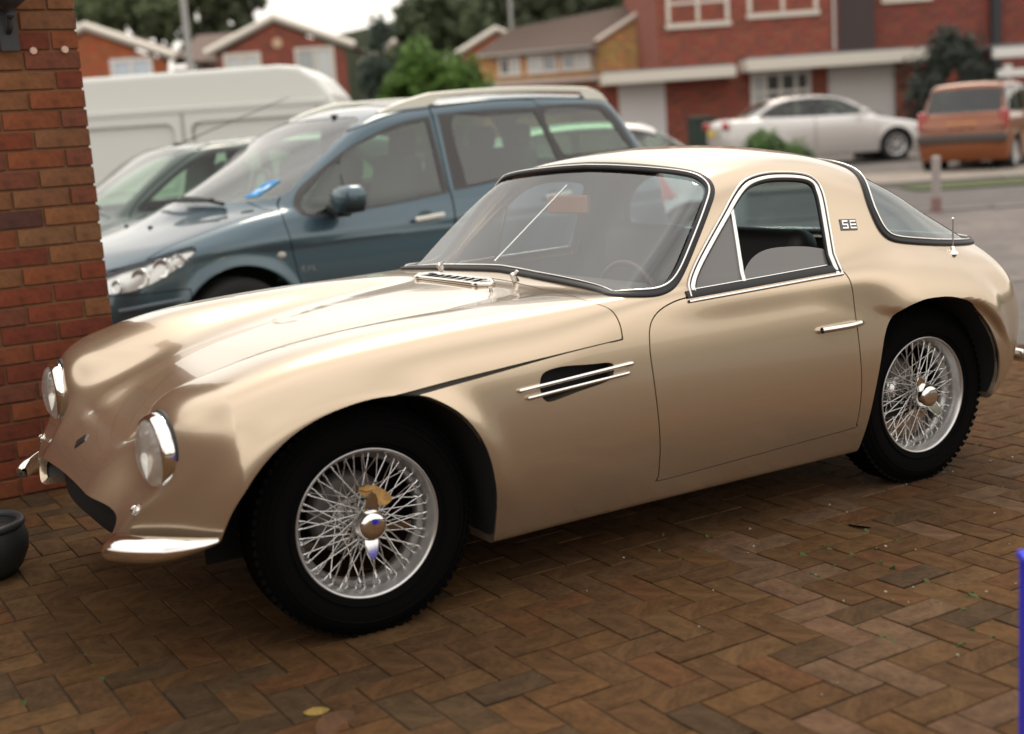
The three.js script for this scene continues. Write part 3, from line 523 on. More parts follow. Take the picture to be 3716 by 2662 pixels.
// ---------------------------------------------------------------- wire wheels (axis along z, outer face towards +z)
const tyreMat = phys(0.0028, 0.0027, 0.0028, 0.9, { specularIntensity: 0.16 }), rimMat = std(0.62, 0.61, 0.60, 0.30, { metalness: 0.85 }), spokeMat = std(0.78, 0.77, 0.75, 0.2, { metalness: 1 });
const zAxis = (g) => g.rotateX(Math.PI / 2);                         // lathes turn about y; the wheel turns about z
const wheelGeo = (() => {
  const R = 0.316, w = 0.078;
  const tyre = zAxis(lathe([[0.196, 0.052], [0.206, 0.066], [0.215, 0.074], [0.235, 0.080], [0.262, 0.081], [0.284, 0.076], [0.298, 0.066], [0.3045, 0.060], [0.3065, 0.054], [0.3145, 0.052], [R, 0.040], [R, 0.0], [R, -0.040], [0.310, -0.060], [0.285, -0.078], [0.235, -0.080], [0.200, -0.060], [0.196, -0.052]], 96));
  const ribs = []; for (const r of [0.226, 0.272, 0.290]) ribs.push(zAxis(lathe([[r - 0.003, 0.0785], [r, 0.0835 - (r > 0.28 ? 0.008 : 0)], [r + 0.003, 0.0785 - (r > 0.28 ? 0.006 : 0)]], 96)));
  const treads = []; for (let i = 0; i < 72; i++) for (const s of [1, -1]) { const a = (i + (s > 0 ? 0 : 0.5)) / 72 * 2 * Math.PI; treads.push(box(0.016, 0.010, 0.030, [0, R, s * 0.043], [0, s * 0.35, 0]).rotateZ(a)); }
  for (const z of [-0.014, 0.014]) treads.push(zAxis(lathe([[R - 0.002, z - 0.008], [R + 0.0035, z - 0.007], [R + 0.0035, z + 0.007], [R - 0.002, z + 0.008]], 96)));
  const rim = zAxis(lathe([[0.196, 0.050], [0.2005, 0.060], [0.2065, 0.0655], [0.2085, 0.0695], [0.2070, 0.0725], [0.2030, 0.0720], [0.1985, 0.066], [0.1955, 0.056], [0.1915, 0.047], [0.1880, 0.040], [0.1860, 0.028], [0.1850, 0.018], [0.1760, 0.010], [0.1710, 0.000], [0.1710, -0.020], [0.1780, -0.036], [0.190, -0.042], [0.198, -0.060], [0.206, -0.066], [0.207, -0.070]], 96));
  const hub = zAxis(lathe([[0.030, 0.060], [0.034, 0.060], [0.036, 0.050], [0.036, 0.036], [0.031, 0.028], [0.031, -0.02], [0.040, -0.035], [0.058, -0.048], [0.062, -0.058], [0.050, -0.062]], 40));
  const drum = zAxis(lathe([[0.0, -0.056], [0.07, -0.056], [0.10, -0.060], [0.118, -0.068], [0.118, -0.10]], 40));
  const cap = zAxis(lathe([[0, 0.1065], [0.016, 0.106], [0.026, 0.103], [0.0315, 0.097], [0.033, 0.088], [0.0365, 0.082], [0.0375, 0.074], [0.037, 0.064], [0.034, 0.058]], 40));
  const ear = (() => { const s = [[-0.017, 0.030], [-0.0165, 0.046], [-0.014, 0.062], [-0.009, 0.074], [-0.002, 0.079], [0.005, 0.076], [0.010, 0.064], [0.0135, 0.048], [0.016, 0.030]]; const g = extrude(s, 0.006, 0.003); const p = g.attributes.position; for (let i = 0; i < p.count; i++) { const y = p.getY(i); p.setZ(i, p.getZ(i) * (1.7 - y * 10) + 0.071 + (y - 0.03) * 0.35); } g.computeVertexNormals(); return g; })();
  cap.scale(1.22, 1.22, 1.04); ear.scale(1.14, 1.14, 1.04);
  return { tyre: merge([tyre, ...ribs, ...treads]), rim, hub, drum, cap, ear };
})();
const spokeGeos = [];                                                // two rows: long outer spokes from the rim's well, short inner ones
for (let k = 0; k < 24; k++) { // inner row
  const a = k / 24 * 2 * Math.PI, lean = (k % 2 ? 1 : -1) * 0.95, h = a + lean;
  spokeGeos.push(merge([rod([0.1755 * Math.cos(a), 0.1755 * Math.sin(a), 0.014], [0.050 * Math.cos(h), 0.050 * Math.sin(h), -0.044], 0.0019, 0.0019, 6), rod([0.1785 * Math.cos(a), 0.1785 * Math.sin(a), 0.016], [0.166 * Math.cos(a + lean * 0.03), 0.166 * Math.sin(a + lean * 0.03), 0.009], 0.0036, 0.0032, 6)]));
}
for (let k = 0; k < 48; k++) {
  const a = (k + 0.25) / 48 * 2 * Math.PI, lean = (k % 2 ? 1 : -1) * 0.78, h = a + lean, z0 = k % 4 < 2 ? 0.034 : 0.024, z1 = k % 4 < 2 ? 0.048 : 0.040;
  spokeGeos.push(merge([rod([0.187 * Math.cos(a), 0.187 * Math.sin(a), z0], [0.035 * Math.cos(h), 0.035 * Math.sin(h), z1], 0.0019, 0.0019, 6), rod([0.189 * Math.cos(a), 0.189 * Math.sin(a), z0], [0.1765 * Math.cos(a + lean * 0.025), 0.1765 * Math.sin(a + lean * 0.025), z0 + 0.001], 0.0036, 0.0032, 6)]));
}
function wireWheel(x, z, steer, spin, full = true, sgn = 1) {
  const w = new THREE.Group(); w.name = 'wheel'; w.position.set(x, 0.315, z); w.rotation.set(0, steer + (sgn < 0 ? Math.PI : 0), spin, 'YZX'); coupe.add(w);
  w.rotation.order = 'YXZ';
  part('tyre', wheelGeo.tyre, tyreMat, w); part('rim', wheelGeo.rim, rimMat, w);
  if (!full) return w;
  part('hub', wheelGeo.hub, M.dullChrome, w); part('brake_drum', wheelGeo.drum, std(0.16, 0.155, 0.15, 0.6, { metalness: 0.5 }), w);
  for (const g of spokeGeos) part('spoke', g, spokeMat, w);
  part('hub_nut', wheelGeo.cap, M.chrome, w);
  for (const a of [0, Math.PI]) { const e = part('hub_nut_ear', wheelGeo.ear, M.chrome, w); e.rotation.z = a; }
  return w;
}
wireWheel(0, 0.652, -0.037, -0.10); wireWheel(2.172, 0.640, 0, 0.62);
wireWheel(0, -0.652, -0.037, 0.2, false, -1); wireWheel(2.172, -0.640, 0, 0.3, false, -1);
// ---------------------------------------------------------------- ground: u runs to the right across the view, w away from the lens, both in metres
const YAW = -0.53671, RX = Math.cos(YAW), RZ = -Math.sin(YAW), CX = -1.3693, CZ = 3.8273;
const uw = (u, w, y = 0) => [CX + RX * u + RZ * w, y, CZ + RZ * u - RX * w];
const riseAt = (w) => 0.0125 * Math.max(0, w - 9) * Math.min(1, Math.max(0, w - 9) / 6);
const groundY = (x, z) => riseAt((x - CX) * RZ - (z - CZ) * RX);
function strip(u0, u1, w0, w1, lift, nu = 6, nw = 6, skew = 0) {      // a piece of ground between two depths, following the rise
  const p = [], t = [], uv = [];
  for (let i = 0; i <= nu; i++) for (let j = 0; j <= nw; j++) { const u = lerp(u0, u1, i / nu), w = lerp(w0, w1, j / nw) + skew * (u - 6), [x, , z] = uw(u, w); p.push(x, riseAt(w) + lift, z); uv.push(x, z); }
  for (let i = 0; i < nu; i++) for (let j = 0; j < nw; j++) { const a = i * (nw + 1) + j, b = a + nw + 1; t.push(a, b, a + 1, a + 1, b, b + 1); }
  const g = rawGeo(p, null, t); g.setAttribute('uv', new THREE.BufferAttribute(new Float32Array(uv), 2)); return g;
}
const speckle = (c, amp, f, seed) => { const t = noiseTex(512, (u, v) => { const n = 1 + amp * (1.6 * tileNoise(u, v, f, seed) + 0.9 * tileNoise(u, v, f * 5, seed + 3)) + amp * 0.5 * (rnd() - 0.5); return [c[0] * n, c[1] * n, c[2] * n]; }); return t; };
const tex = (t, sx, sy = sx) => { const c = t.clone(); c.repeat.set(sx, sy); c.needsUpdate = true; return c; };
const tarTex = speckle([0.62, 0.62, 0.62], 0.30, 5, 1);
const groundMat = std(0.20, 0.175, 0.160, 0.9, { map: tex(tarTex, 0.4) });
struct('ground', strip(-150, 190, -160, 190, -0.016, 80, 90), groundMat);
struct('road', strip(-40, 60, 15.4, 19.6, -0.010, 40, 6, -0.05), std(0.155, 0.138, 0.130, 0.85, { map: tex(tarTex, 0.5) }));
struct('pavement', strip(-40, 60, 9.4, 15.1, -0.006, 40, 8, -0.05), std(0.24, 0.205, 0.190, 0.9, { map: tex(tarTex, 0.35) }));
struct('pavement', strip(-40, 60, 19.9, 22.6, 0.02, 40, 4, -0.05), std(0.42, 0.36, 0.30, 0.9, { map: tex(tarTex, 0.35) }));
{ // kerbs: long stone edges along both sides of the road
  for (const [w, hgt] of [[15.1, 0.02], [19.65, 0.05]]) { const g = []; for (let u = -20; u < 40; u += 0.92) { const ww = w - 0.05 * (u - 6) + 0.12, [x, , z] = uw(u + 0.45, ww); g.push(rbox(0.905, 0.16, 0.13, 0.015, [0, 0, 0]).rotateY(YAW + 0.05).translate(x, riseAt(ww) - 0.08 + hgt, z)); }
    tag(part('kerb', g, std(0.20, 0.185, 0.175, 0.85), scene), null, null, null, 'structure'); }
}
tag(part('verge', strip(5.9, 9.5, 18.4, 19.5, 0.012, 12, 6, -0.05), std(0.10, 0.13, 0.03, 0.95, { map: tex(tarTex, 1.2) }), scene), 'small patch of green grass verge by the far pavement', 'grass', null, 'stuff');
{ // block paving, laid herringbone square to the coupe
  const drive = new THREE.Group(); drive.name = 'driveway'; drive.userData.kind = 'structure'; scene.add(drive);
  const bed = new THREE.PlaneGeometry(11.6, 15, 1, 1).rotateX(-Math.PI / 2).translate(-1.2, -0.0045, -1.5);
  part('joint_bed', bed, std(0.040, 0.024, 0.011, 0.95), drive);
  const grain = noiseTex(256, (u, v) => { const n = 0.72 + 0.5 * tileNoise(u, v, 6, 2) + 0.35 * tileNoise(u, v, 26, 8) + 0.18 * (rnd() - 0.5); return [n, n * 0.99, n * 0.97]; });
  const tones = [[0.120, 0.061, 0.025], [0.108, 0.056, 0.024], [0.128, 0.067, 0.027], [0.114, 0.061, 0.027], [0.103, 0.054, 0.024], [0.124, 0.058, 0.025], [0.110, 0.059, 0.027], [0.128, 0.071, 0.031]];
  const greyish = [[0.148, 0.088, 0.050], [0.134, 0.080, 0.046], [0.152, 0.086, 0.050]], dark = [[0.086, 0.050, 0.025], [0.078, 0.048, 0.026], [0.088, 0.054, 0.028]];
  const mats = [...tones, ...greyish, ...dark].map((c) => phys(...c, 0.9, { map: grain, bumpMap: grain, bumpScale: 0.0012, specularIntensity: 0.25 }));
  const shapes = [0, 1, 2, 3].map((k) => {
    const g = new RoundedBoxGeometry(0.1965, 0.03, 0.0965, 1, 0.0035), uv = g.attributes.uv, p = g.attributes.position; for (let i = 0; i < uv.count; i++) uv.setXY(i, p.getX(i) * 2.1 + k * 0.31, p.getZ(i) * 2.1 + k * 0.17); return g;
  });
  const blocks = [];
  for (let i = -70; i < 60; i++) for (let j = -95; j < 90; j++) {
    const k = ((i - j) % 4 + 4) % 4; if (k !== 0 && k !== 2) continue;
    // two families: one lies along x from (i, j), the other along z
    if (k === 0) blocks.push([i * 0.1 + 0.1, j * 0.1 + 0.05, 0]); else blocks.push([i * 0.1 + 0.05, j * 0.1 - 0.0, 1]);
  }
  const list = [];
  for (const [x, z, turn] of blocks) {
    if (x < -6.8 || x > 4.5 || z < -8.8 || z > 5.9) continue;
    const dc = Math.hypot(x - CX, z - CZ), w = (x - CX) * RZ - (z - CZ) * RX, u = (x - CX) * RX + (z - CZ) * RZ;
    if (w < 1.2) { if (dc > 6) continue; }
    const under = x > -0.35 && x < 2.6 && Math.abs(z) < 0.45;
    list.push({ x, z, turn, d: w < 1.9 || Math.abs(u) > w * 0.42 ? 50 + dc : under ? 20 + dc : dc });
  }
  list.sort((a, b) => a.d - b.d);
  const rest = new Map();
  list.forEach(({ x, z, turn }, n) => {
    const across = x - (1.34 - 0.485 * (z - 0.7)), pale = Math.exp(-((across / 0.15) ** 2)) * sstep(0.45, 0.9, z) * 0.75 + 0.16 * sstep(0.1, 0.5, across) * sstep(0.3, 0.9, z), patchNoise = noiseGen.noise(x * 0.9 + 4, z * 0.9, 9);  // a slanting band of greyer blocks, darker ones in random patches
    const q = rnd(), mi = q < pale ? 8 + Math.floor(rnd(0, 3)) : rnd() < 0.12 + 0.5 * patchNoise ? 11 + Math.floor(rnd(0, 3)) : Math.floor(rnd(0, 8));
    const m = new THREE.Matrix4().compose(V(x + rnd(-0.001, 0.001), -0.015 + rnd(-0.002, 0.002), z + rnd(-0.001, 0.001)), new THREE.Quaternion().setFromEuler(new THREE.Euler(rnd(-0.008, 0.008), (turn ? Math.PI / 2 : 0) + rnd(-0.012, 0.012), rnd(-0.006, 0.006))), V(1, 1, 1));
    const g = shapes[Math.floor(rnd(0, 4))];
    if (n < 300) { const o = part('paver', g, mats[mi], drive); m.decompose(o.position, o.quaternion, o.scale); }
    else { if (!rest.has(mi)) rest.set(mi, []); rest.get(mi).push(m); }
  });
  for (const [mi, ms] of rest) { const im = new THREE.InstancedMesh(shapes[mi % 4], mats[mi], ms.length); im.name = 'paving_blocks'; im.userData.kind = 'stuff'; ms.forEach((m, i) => im.setMatrixAt(i, m)); im.receiveShadow = im.castShadow = true; drive.add(im); }
  // moss in the joints and pale grit on the blocks
  const moss = [], grit = [];
  for (let i = 0; i < 900; i++) { const x = rnd(-1.2, 4.4), z = rnd(-0.6, 2.4), d = noiseGen.noise(x * 1.3 + 8, z * 1.3, 2); if (d < 0.1 + 0.25 * (x < 1 ? 1 : 0)) continue; const gx = Math.round(x / 0.1) * 0.1 + rnd(-0.006, 0.006), s = rnd(0.004, 0.013); moss.push(place(new THREE.IcosahedronGeometry(s, 0), [gx, -0.004, z], [rnd(0, 3), rnd(0, 3), 0], [1, 0.5, rnd(1, 2.5)])); }
  for (let i = 0; i < 70; i++) { const x = rnd(0.6, 3.4), z = rnd(0.6, 2.2), s = rnd(0.0025, 0.006); grit.push(place(new THREE.IcosahedronGeometry(s, 0), [x, 0.002, z], [rnd(0, 3), rnd(0, 3), 0], [1, 0.6, 1])); }
  tag(part('moss', moss, std(0.055, 0.075, 0.018, 0.95), drive), 'green moss in the joints of the paving', null, null, 'stuff');
  tag(part('grit', grit, std(0.30, 0.25, 0.19, 0.8), drive), 'pale grit scattered on the paving', null, null, 'stuff');
}
// ---------------------------------------------------------------- brick wall at the left
{
  const wall = thing('brick_wall', 'red and brown brick wall end behind the bronze coupe\'s nose', 'wall', [-0.045, 0, -1.62], 0.03);
  const mort = std(0.30, 0.145, 0.072, 0.95, { map: tex(tarTex, 3) });
  part('mortar', box(4.5, 2.75, 0.30, [-2.257, 1.375, -0.153]), mort, wall);
  part('side_wall', box(0.3, 1.7, 9.5, [-4.65, 0.85, 4.6]), std(0.30, 0.155, 0.095, 0.92, { map: tex(tarTex, 3) }), wall);  // unseen at the left, darkens the ground and the reflections in the nose
  const grain = noiseTex(256, (u, v) => { const n = 0.78 + 0.5 * tileNoise(u, v, 5, 3) + 0.3 * tileNoise(u, v, 21, 5) + 0.2 * (rnd() - 0.5); return [n, n * 0.97, n * 0.95]; });
  const tones = [[0.210, 0.046, 0.016], [0.175, 0.036, 0.014], [0.235, 0.066, 0.022], [0.230, 0.092, 0.034], [0.205, 0.086, 0.037], [0.125, 0.038, 0.020], [0.215, 0.100, 0.042], [0.095, 0.034, 0.025], [0.185, 0.056, 0.028]];
  const mats = tones.map((c) => std(...c, 0.88, { map: grain, bumpMap: grain, bumpScale: 0.002 }));
  const shape = (w) => { const g = new RoundedBoxGeometry(w, 0.066, 0.10, 1, 0.003), uv = g.attributes.uv, p = g.attributes.position; for (let i = 0; i < uv.count; i++) uv.setXY(i, p.getX(i) * 2.2 + 0.3, p.getY(i) * 2.2 + 0.1); return g; };
  const full = shape(0.215), halfB = shape(0.1025);
  for (let c = 0; c < 36; c++) {
    let x = -0.001;
    const y = c * 0.0765 + 0.040;
    for (let n = 0; x > -1.75; n++) {
      const hb = n === 0 && c % 2, w = hb ? 0.1025 : 0.215, light = y > 0.95 ? 0.45 : 0, r = rnd();
      const mi = r < light ? [3, 4, 6, 8][Math.floor(rnd(0, 4))] : r > 0.97 ? 7 : [0, 1, 2, 8, 0, 1, 2, 3][Math.floor(rnd(0, 8))];
      const b = part('brick', hb ? halfB : full, mats[mi], wall);
      b.position.set(x - w / 2, y, -0.044 + rnd(-0.002, 0.003)); b.rotation.set(rnd(-0.01, 0.01), rnd(-0.006, 0.006), rnd(-0.004, 0.004));
      x -= w + 0.0105;
    }
  }
  for (const [x, y] of [[-0.18, 1.761], [-0.058, 1.763]]) part('wall_plug', place(new THREE.CylinderGeometry(0.013, 0.015, 0.012, 20), [x, y, 0.010], [Math.PI / 2, 0, 0]), std(0.62, 0.42, 0.34, 0.7), wall);
  const lan = thing('wall_lantern', 'black wall lantern fixed to the brick wall at the top', 'lamp', [-0.315, 1.89, -1.50], 0.03);
  part('glazing', place(new THREE.CylinderGeometry(0.085, 0.055, 0.17, 6), [0, 0.155, 0]), phys(0.55, 0.55, 0.5, 0.25, { transmission: 0.7, thickness: 0 }), lan);
  part('base', [lathe([[0, -0.02], [0.012, -0.012], [0.018, 0.0], [0.012, 0.012], [0.035, 0.03], [0.066, 0.055], [0.062, 0.070], [0, 0.072]], 24)], M.blackPlastic, lan);
  for (let i = 0; i < 6; i++) { const a = i / 6 * 2 * Math.PI + Math.PI / 6; part('rib', rod([0.056 * Math.cos(a), 0.07, 0.056 * Math.sin(a)], [0.087 * Math.cos(a), 0.24, 0.087 * Math.sin(a)], 0.005), M.blackPlastic, lan); }
  part('cap', lathe([[0.10, 0.24], [0.095, 0.255], [0.05, 0.30], [0.02, 0.33], [0, 0.34]], 24), M.blackPlastic, lan);
  part('bracket', [tube([[0, 0.0, -0.01], [0.0, -0.05, -0.03], [0, -0.06, -0.06]], 0.011), box(0.07, 0.16, 0.012, [0, -0.05, -0.066])], M.blackPlastic, lan);
  // dark grey pot at the left edge
  const pot = thing('plant_pot', 'dark grey rounded pot on the paving at the left edge', 'pot', [-0.80, 0, -0.62]);
  part('bowl', lathe([[0.0, 0.012], [0.07, 0.010], [0.10, 0.0], [0.125, 0.03], [0.148, 0.08], [0.152, 0.12], [0.142, 0.155], [0.128, 0.17], [0.118, 0.162], [0.120, 0.12], [0, 0.115]], 48), std(0.022, 0.025, 0.026, 0.6), pot);
  part('rim', place(new THREE.TorusGeometry(0.133, 0.014, 12, 48), [0, 0.172, 0], [Math.PI / 2, 0, 0]), std(0.034, 0.038, 0.040, 0.5), pot);
  part('soil', place(new THREE.CircleGeometry(0.122, 32), [0, 0.15, 0], [-Math.PI / 2, 0, 0]), std(0.02, 0.016, 0.012, 0.95), pot);
  // bright blue crate whose corner pokes into the frame at the right
  const [bx, , bz] = uw(1.166, 2.19), cr = thing('recycling_box', 'bright blue plastic recycling box at the right edge in the foreground', 'box', [bx, 0, bz], YAW - 0.03);
  const blue = std(0.035, 0.040, 0.72, 0.4);
  const H = 0.445;
  for (const [n, w, h, d, p] of [['side_panel', 0.012, H, 0.42, [-0.206, H / 2 + 0.005, 0]], ['side_panel', 0.012, H, 0.42, [0.206, H / 2 + 0.005, 0]], ['end_panel', 0.40, H, 0.012, [0, H / 2 + 0.005, 0.204]], ['end_panel', 0.40, H, 0.012, [0, H / 2 + 0.005, -0.204]], ['base', 0.42, 0.014, 0.42, [0, 0.008, 0]]]) part(n, rbox(w, h, d, 0.005, p), blue, cr);
  part('rim', [rbox(0.43, 0.02, 0.018, 0.008, [0, H + 0.01, 0.21]), rbox(0.43, 0.02, 0.018, 0.008, [0, H + 0.01, -0.21]), rbox(0.018, 0.02, 0.40, 0.008, [-0.208, H + 0.01, 0]), rbox(0.018, 0.02, 0.40, 0.008, [0.208, H + 0.01, 0])], blue, cr);
}
// ---------------------------------------------------------------- other cars: the same kind of field with fewer numbers
function carField(c) {
  const W = spline(c.W), top = spline(c.top), roof = spline(c.roof), cw = spline(c.cw), nose = spline(c.nose), tail = spline(c.tail), arch = c.arches;
  return (x, y, z) => {
    const za = Math.abs(z);
    let side = W(x) - (y < 0.55 ? 0.35 : 0.22) * (y - 0.55) ** 2;
    for (const [ax, ay, ar] of arch) { const r = Math.hypot(x - ax, y - ay) - ar; if (Math.abs(r) < 0.2 && y > 0.25) side += 0.014 * Math.exp(-((r / 0.045) ** 2)); }
    if (c.crease) side += c.crease(x, y);
    let d = smax(0.97 * (za - side), 0.95 * (y - top(x) + c.crown * za * za), c.kTop);
    d = smax(d, 0.92 * (nose(y) + c.noseRound * za * za + 0.8 * Math.max(0, za - 0.5) ** 2 - x), c.kNose ?? 0.12);
    d = smax(d, 0.92 * (x - tail(y) + c.tailRound * za * za + 0.8 * Math.max(0, za - 0.5) ** 2), c.kTail ?? 0.10);
    d = smax(d, c.y0 - y, 0.04);
    if (y < c.belt - 0.2) return d;
    const h = y - c.belt, fr = Math.hypot(1, c.front[1]), rr = Math.hypot(1, c.rear[1]);
    let k = 0.94 * (za - (cw(x) - c.tumble * h));
    k = smax(k, 0.96 * (y - roof(x) + 0.10 * za * za), 0.13);
    k = smax(k, (c.front[0] + c.front[1] * h + lerp(c.front[2], c.front[3] ?? c.front[2], clamp(h / 0.45)) * za * za - x) / fr, 0.06);
    k = smax(k, (x - (c.rear[0] - c.rear[1] * h - c.rear[2] * za * za)) / rr, 0.09);
    return smin(d, k, 0.035);
  };
}
const dishWheel = (R, r, wd) => ({
  tyre: place(lathe([[r - 0.01, wd * 0.7], [r + 0.01, wd], [R - 0.03, wd], [R - 0.006, wd * 0.8], [R, wd * 0.5], [R, -wd * 0.6], [R - 0.03, -wd], [r, -wd]], 48), [0, 0, 0], [Math.PI / 2, 0, 0]),
  disc: (() => { const g = [place(lathe([[0, wd * 0.9], [0.03, wd * 0.95], [0.05, wd * 0.8], [0.06, wd * 0.62]], 24), [0, 0, 0], [Math.PI / 2, 0, 0]), place(lathe([[r - 0.035, wd * 0.6], [r - 0.012, wd * 0.85], [r + 0.004, wd], [r + 0.008, wd * 0.9]], 48), [0, 0, 0], [Math.PI / 2, 0, 0])];
    for (let i = 0; i < 7; i++) { const a = i / 7 * 2 * Math.PI; g.push(rbox(r - 0.03, 0.045, 0.02, 0.008, [(r - 0.03) / 2 + 0.03, 0, wd * 0.76]).rotateZ(a)); } return merge(g); })(),
  back: place(new THREE.CylinderGeometry(r - 0.02, r - 0.02, 0.02, 32), [0, 0, wd * 0.2], [Math.PI / 2, 0, 0]),
});
const wheelTyre = std(0.018, 0.018, 0.018, 0.8), alloy = std(0.55, 0.55, 0.55, 0.32, { metalness: 0.8 }), dimMetal = std(0.06, 0.06, 0.06, 0.6);
function buildCar(root, c, paintMat, opt = {}) {
  const f = carField(c), h = c.cell ?? 0.024, hz = Math.ceil(1.02 / h) * h;
  const skin = meshField(f, [c.x0 - 0.15, c.y0 - 0.1, -hz], [c.x1 + 0.2, c.high + 0.1, hz], h);
  const arch = (x, y, z) => Math.max(Math.min(...c.arches.map(([ax, ay, ar]) => Math.hypot(x - ax, y - ay) - ar)), 0.5 - Math.abs(z));
  let rest = cut(skin, arch)[1];
  const pull = (m, d) => rawGeo(m.p.map((v, i) => v - d * m.n[i]), m.n, m.t), side = [], zones = [];
  // screens
  const wf = polyField(smoothPoly(c.wind.flatMap(([z, y]) => [[z, y]]).concat(c.wind.slice().reverse().map(([z, y]) => [-z, y]))));
  const isF = (x, y, z) => Math.max(wf(z, y), x - c.splitF), rf = c.back ? polyField(smoothPoly(c.back.map(([z, y]) => [z, y]).concat(c.back.slice().reverse().map(([z, y]) => [-z, y])))) : null;
  let fw, rw; [fw, rest] = cut(rest, isF);
  if (rf) [rw, rest] = cut(rest, (x, y, z) => Math.max(rf(z, y), c.splitR - x));
  const shade = std(0.028, 0.027, 0.028, 0.35), glass = opt.glass ?? M.tint;
  for (const s of opt.sides ?? [1, -1]) {
    let dark; const dlo = polyField(smoothPoly(c.dlo));
    [dark, rest] = cut(rest, (x, y, z) => Math.max(dlo(x, y), 0.3 - s * z));
    c.panes.forEach((poly, i) => { const pf = polyField(smoothPoly(poly)); let pane; [pane, dark] = cut(dark, (x, y, z) => pf(x, y)); zones.push([pane, s, i]); });
    part('window_surround', pull(dark, 0.001), shade, root);
  }
  const other = [1, -1].filter((s) => !(opt.sides ?? [1, -1]).includes(s));
  const seams = (c.doors ?? []).map((d) => polyField(smoothPoly(d)));
  const doors = [];
  seams.forEach((sf) => { let d; const fn = (x, y, z) => Math.max(sf(x, y), 0.3 - (opt.doorSide ?? 1) * z); [d, rest] = cut(rest, fn); rest = cut(rest, (x, y, z) => fn(x, y, z) - (opt.gap ?? 0.006))[1]; doors.push(d); });
  let hood = null;
  if (c.hood) { [hood, rest] = cut(rest, c.hood); rest = cut(rest, (x, y, z) => c.hood(x, y, z) - 0.006)[1]; }
  const body = part('body', lipped(rest, 0.02), paintMat, root);
  doors.forEach((d) => part('door', lipped(d, 0.02), paintMat, root));
  if (hood) part('bonnet', lipped(hood, 0.02), paintMat, root);
  let lin = cut(skin, (x, y, z) => Math.max(-(y - c.belt + 0.02), -1))[1]; lin = cut(skin, arch)[1];
  for (const fn of [isF, ...(rf ? [(x, y, z) => Math.max(rf(z, y), c.splitR - x)] : [])]) lin = cut(lin, (x, y, z) => fn(x, y, z) - 0.01)[1];
  { const dlo = polyField(smoothPoly(c.dlo)); lin = cut(lin, (x, y, z) => Math.max(dlo(x, y), 0.3 - Math.abs(z)))[1]; }
  part('inner_lining', pull(lin, 0.03), M.black, root);
  part('windscreen', pull(fw, 0.003), opt.screen ?? glass, root);
  if (rw) part('rear_window', pull(rw, 0.003), glass, root);
  for (const [pane, s, i] of zones) part('window_pane', pull(pane, 0.004), glass, root);
  for (const [ax, ay, ar] of c.arches) for (const s of [1, -1]) {
    const w = new THREE.Group(); w.name = 'wheel'; w.position.set(ax, c.wheelR, s * (c.W[Math.floor(c.W.length / 2)][1] - 0.11)); if (s < 0) w.rotation.y = Math.PI; root.add(w);
    part('tyre', opt.wheel.tyre, wheelTyre, w); part('wheel_trim', opt.wheel.disc, opt.trim ?? alloy, w); part('wheel_back', opt.wheel.back, dimMetal, w);
    part('wheel_well', box(ar * 2 + 0.04, ar + 0.3, 0.02, [ax, ay + 0.05, s * 0.50]), M.black, root);
  }
  // seats and dashboard make the glass read as glass
  const cl = opt.cloth ?? std(0.05, 0.05, 0.052, 0.9);
  part('cabin_floor', box(c.cab[1] - c.cab[0], 0.03, 1.3, [(c.cab[0] + c.cab[1]) / 2, 0.42, 0]), cl, root);
  for (const [sx, z] of c.seats) {
    const s = part('seat', rbox(0.5, 0.2, 0.5, 0.07, [sx - 0.2, 0.62, z], [0, 0, 0.1]), cl, root);
    part('backrest', rbox(0.14, 0.62, 0.48, 0.06, [sx + 0.12, 0.98 - 0.04, z], [0, 0, -0.22]), cl, s); part('head_rest', rbox(0.10, 0.17, 0.26, 0.05, [sx + 0.22, 1.33 - 0.02, z], [0, 0, -0.2]), cl, s);
  }
  part('dashboard', rbox(0.35, 0.2, 1.35, 0.08, [c.cab[0] + 0.1, c.belt - 0.10, 0]), std(0.03, 0.03, 0.032, 0.8), root);
  return { f, skin };
}
function sideOn(f, x, y, z0 = 1.1) { let a = z0, b = z0; for (let z = z0; z > 0; z -= 0.01) { if (f(x, y, z) < 0) { a = z; break; } b = z; } for (let i = 0; i < 24; i++) { const m = (a + b) / 2; if (f(x, y, m) < 0) a = m; else b = m; } const g = gradient(f, x, y, a); return { p: V(x, y, a), n: V(g[0], g[1], g[2]) }; }
const along = (f, pts, lift = 0.002, n = 24) => { const c = new THREE.CatmullRomCurve3(pts.map(([x, y]) => V(x, y, 0))); return c.getPoints(n).map((q) => { const o = sideOn(f, q.x, q.y); return { p: o.p.addScaledVector(o.n, lift), n: o.n }; }); };

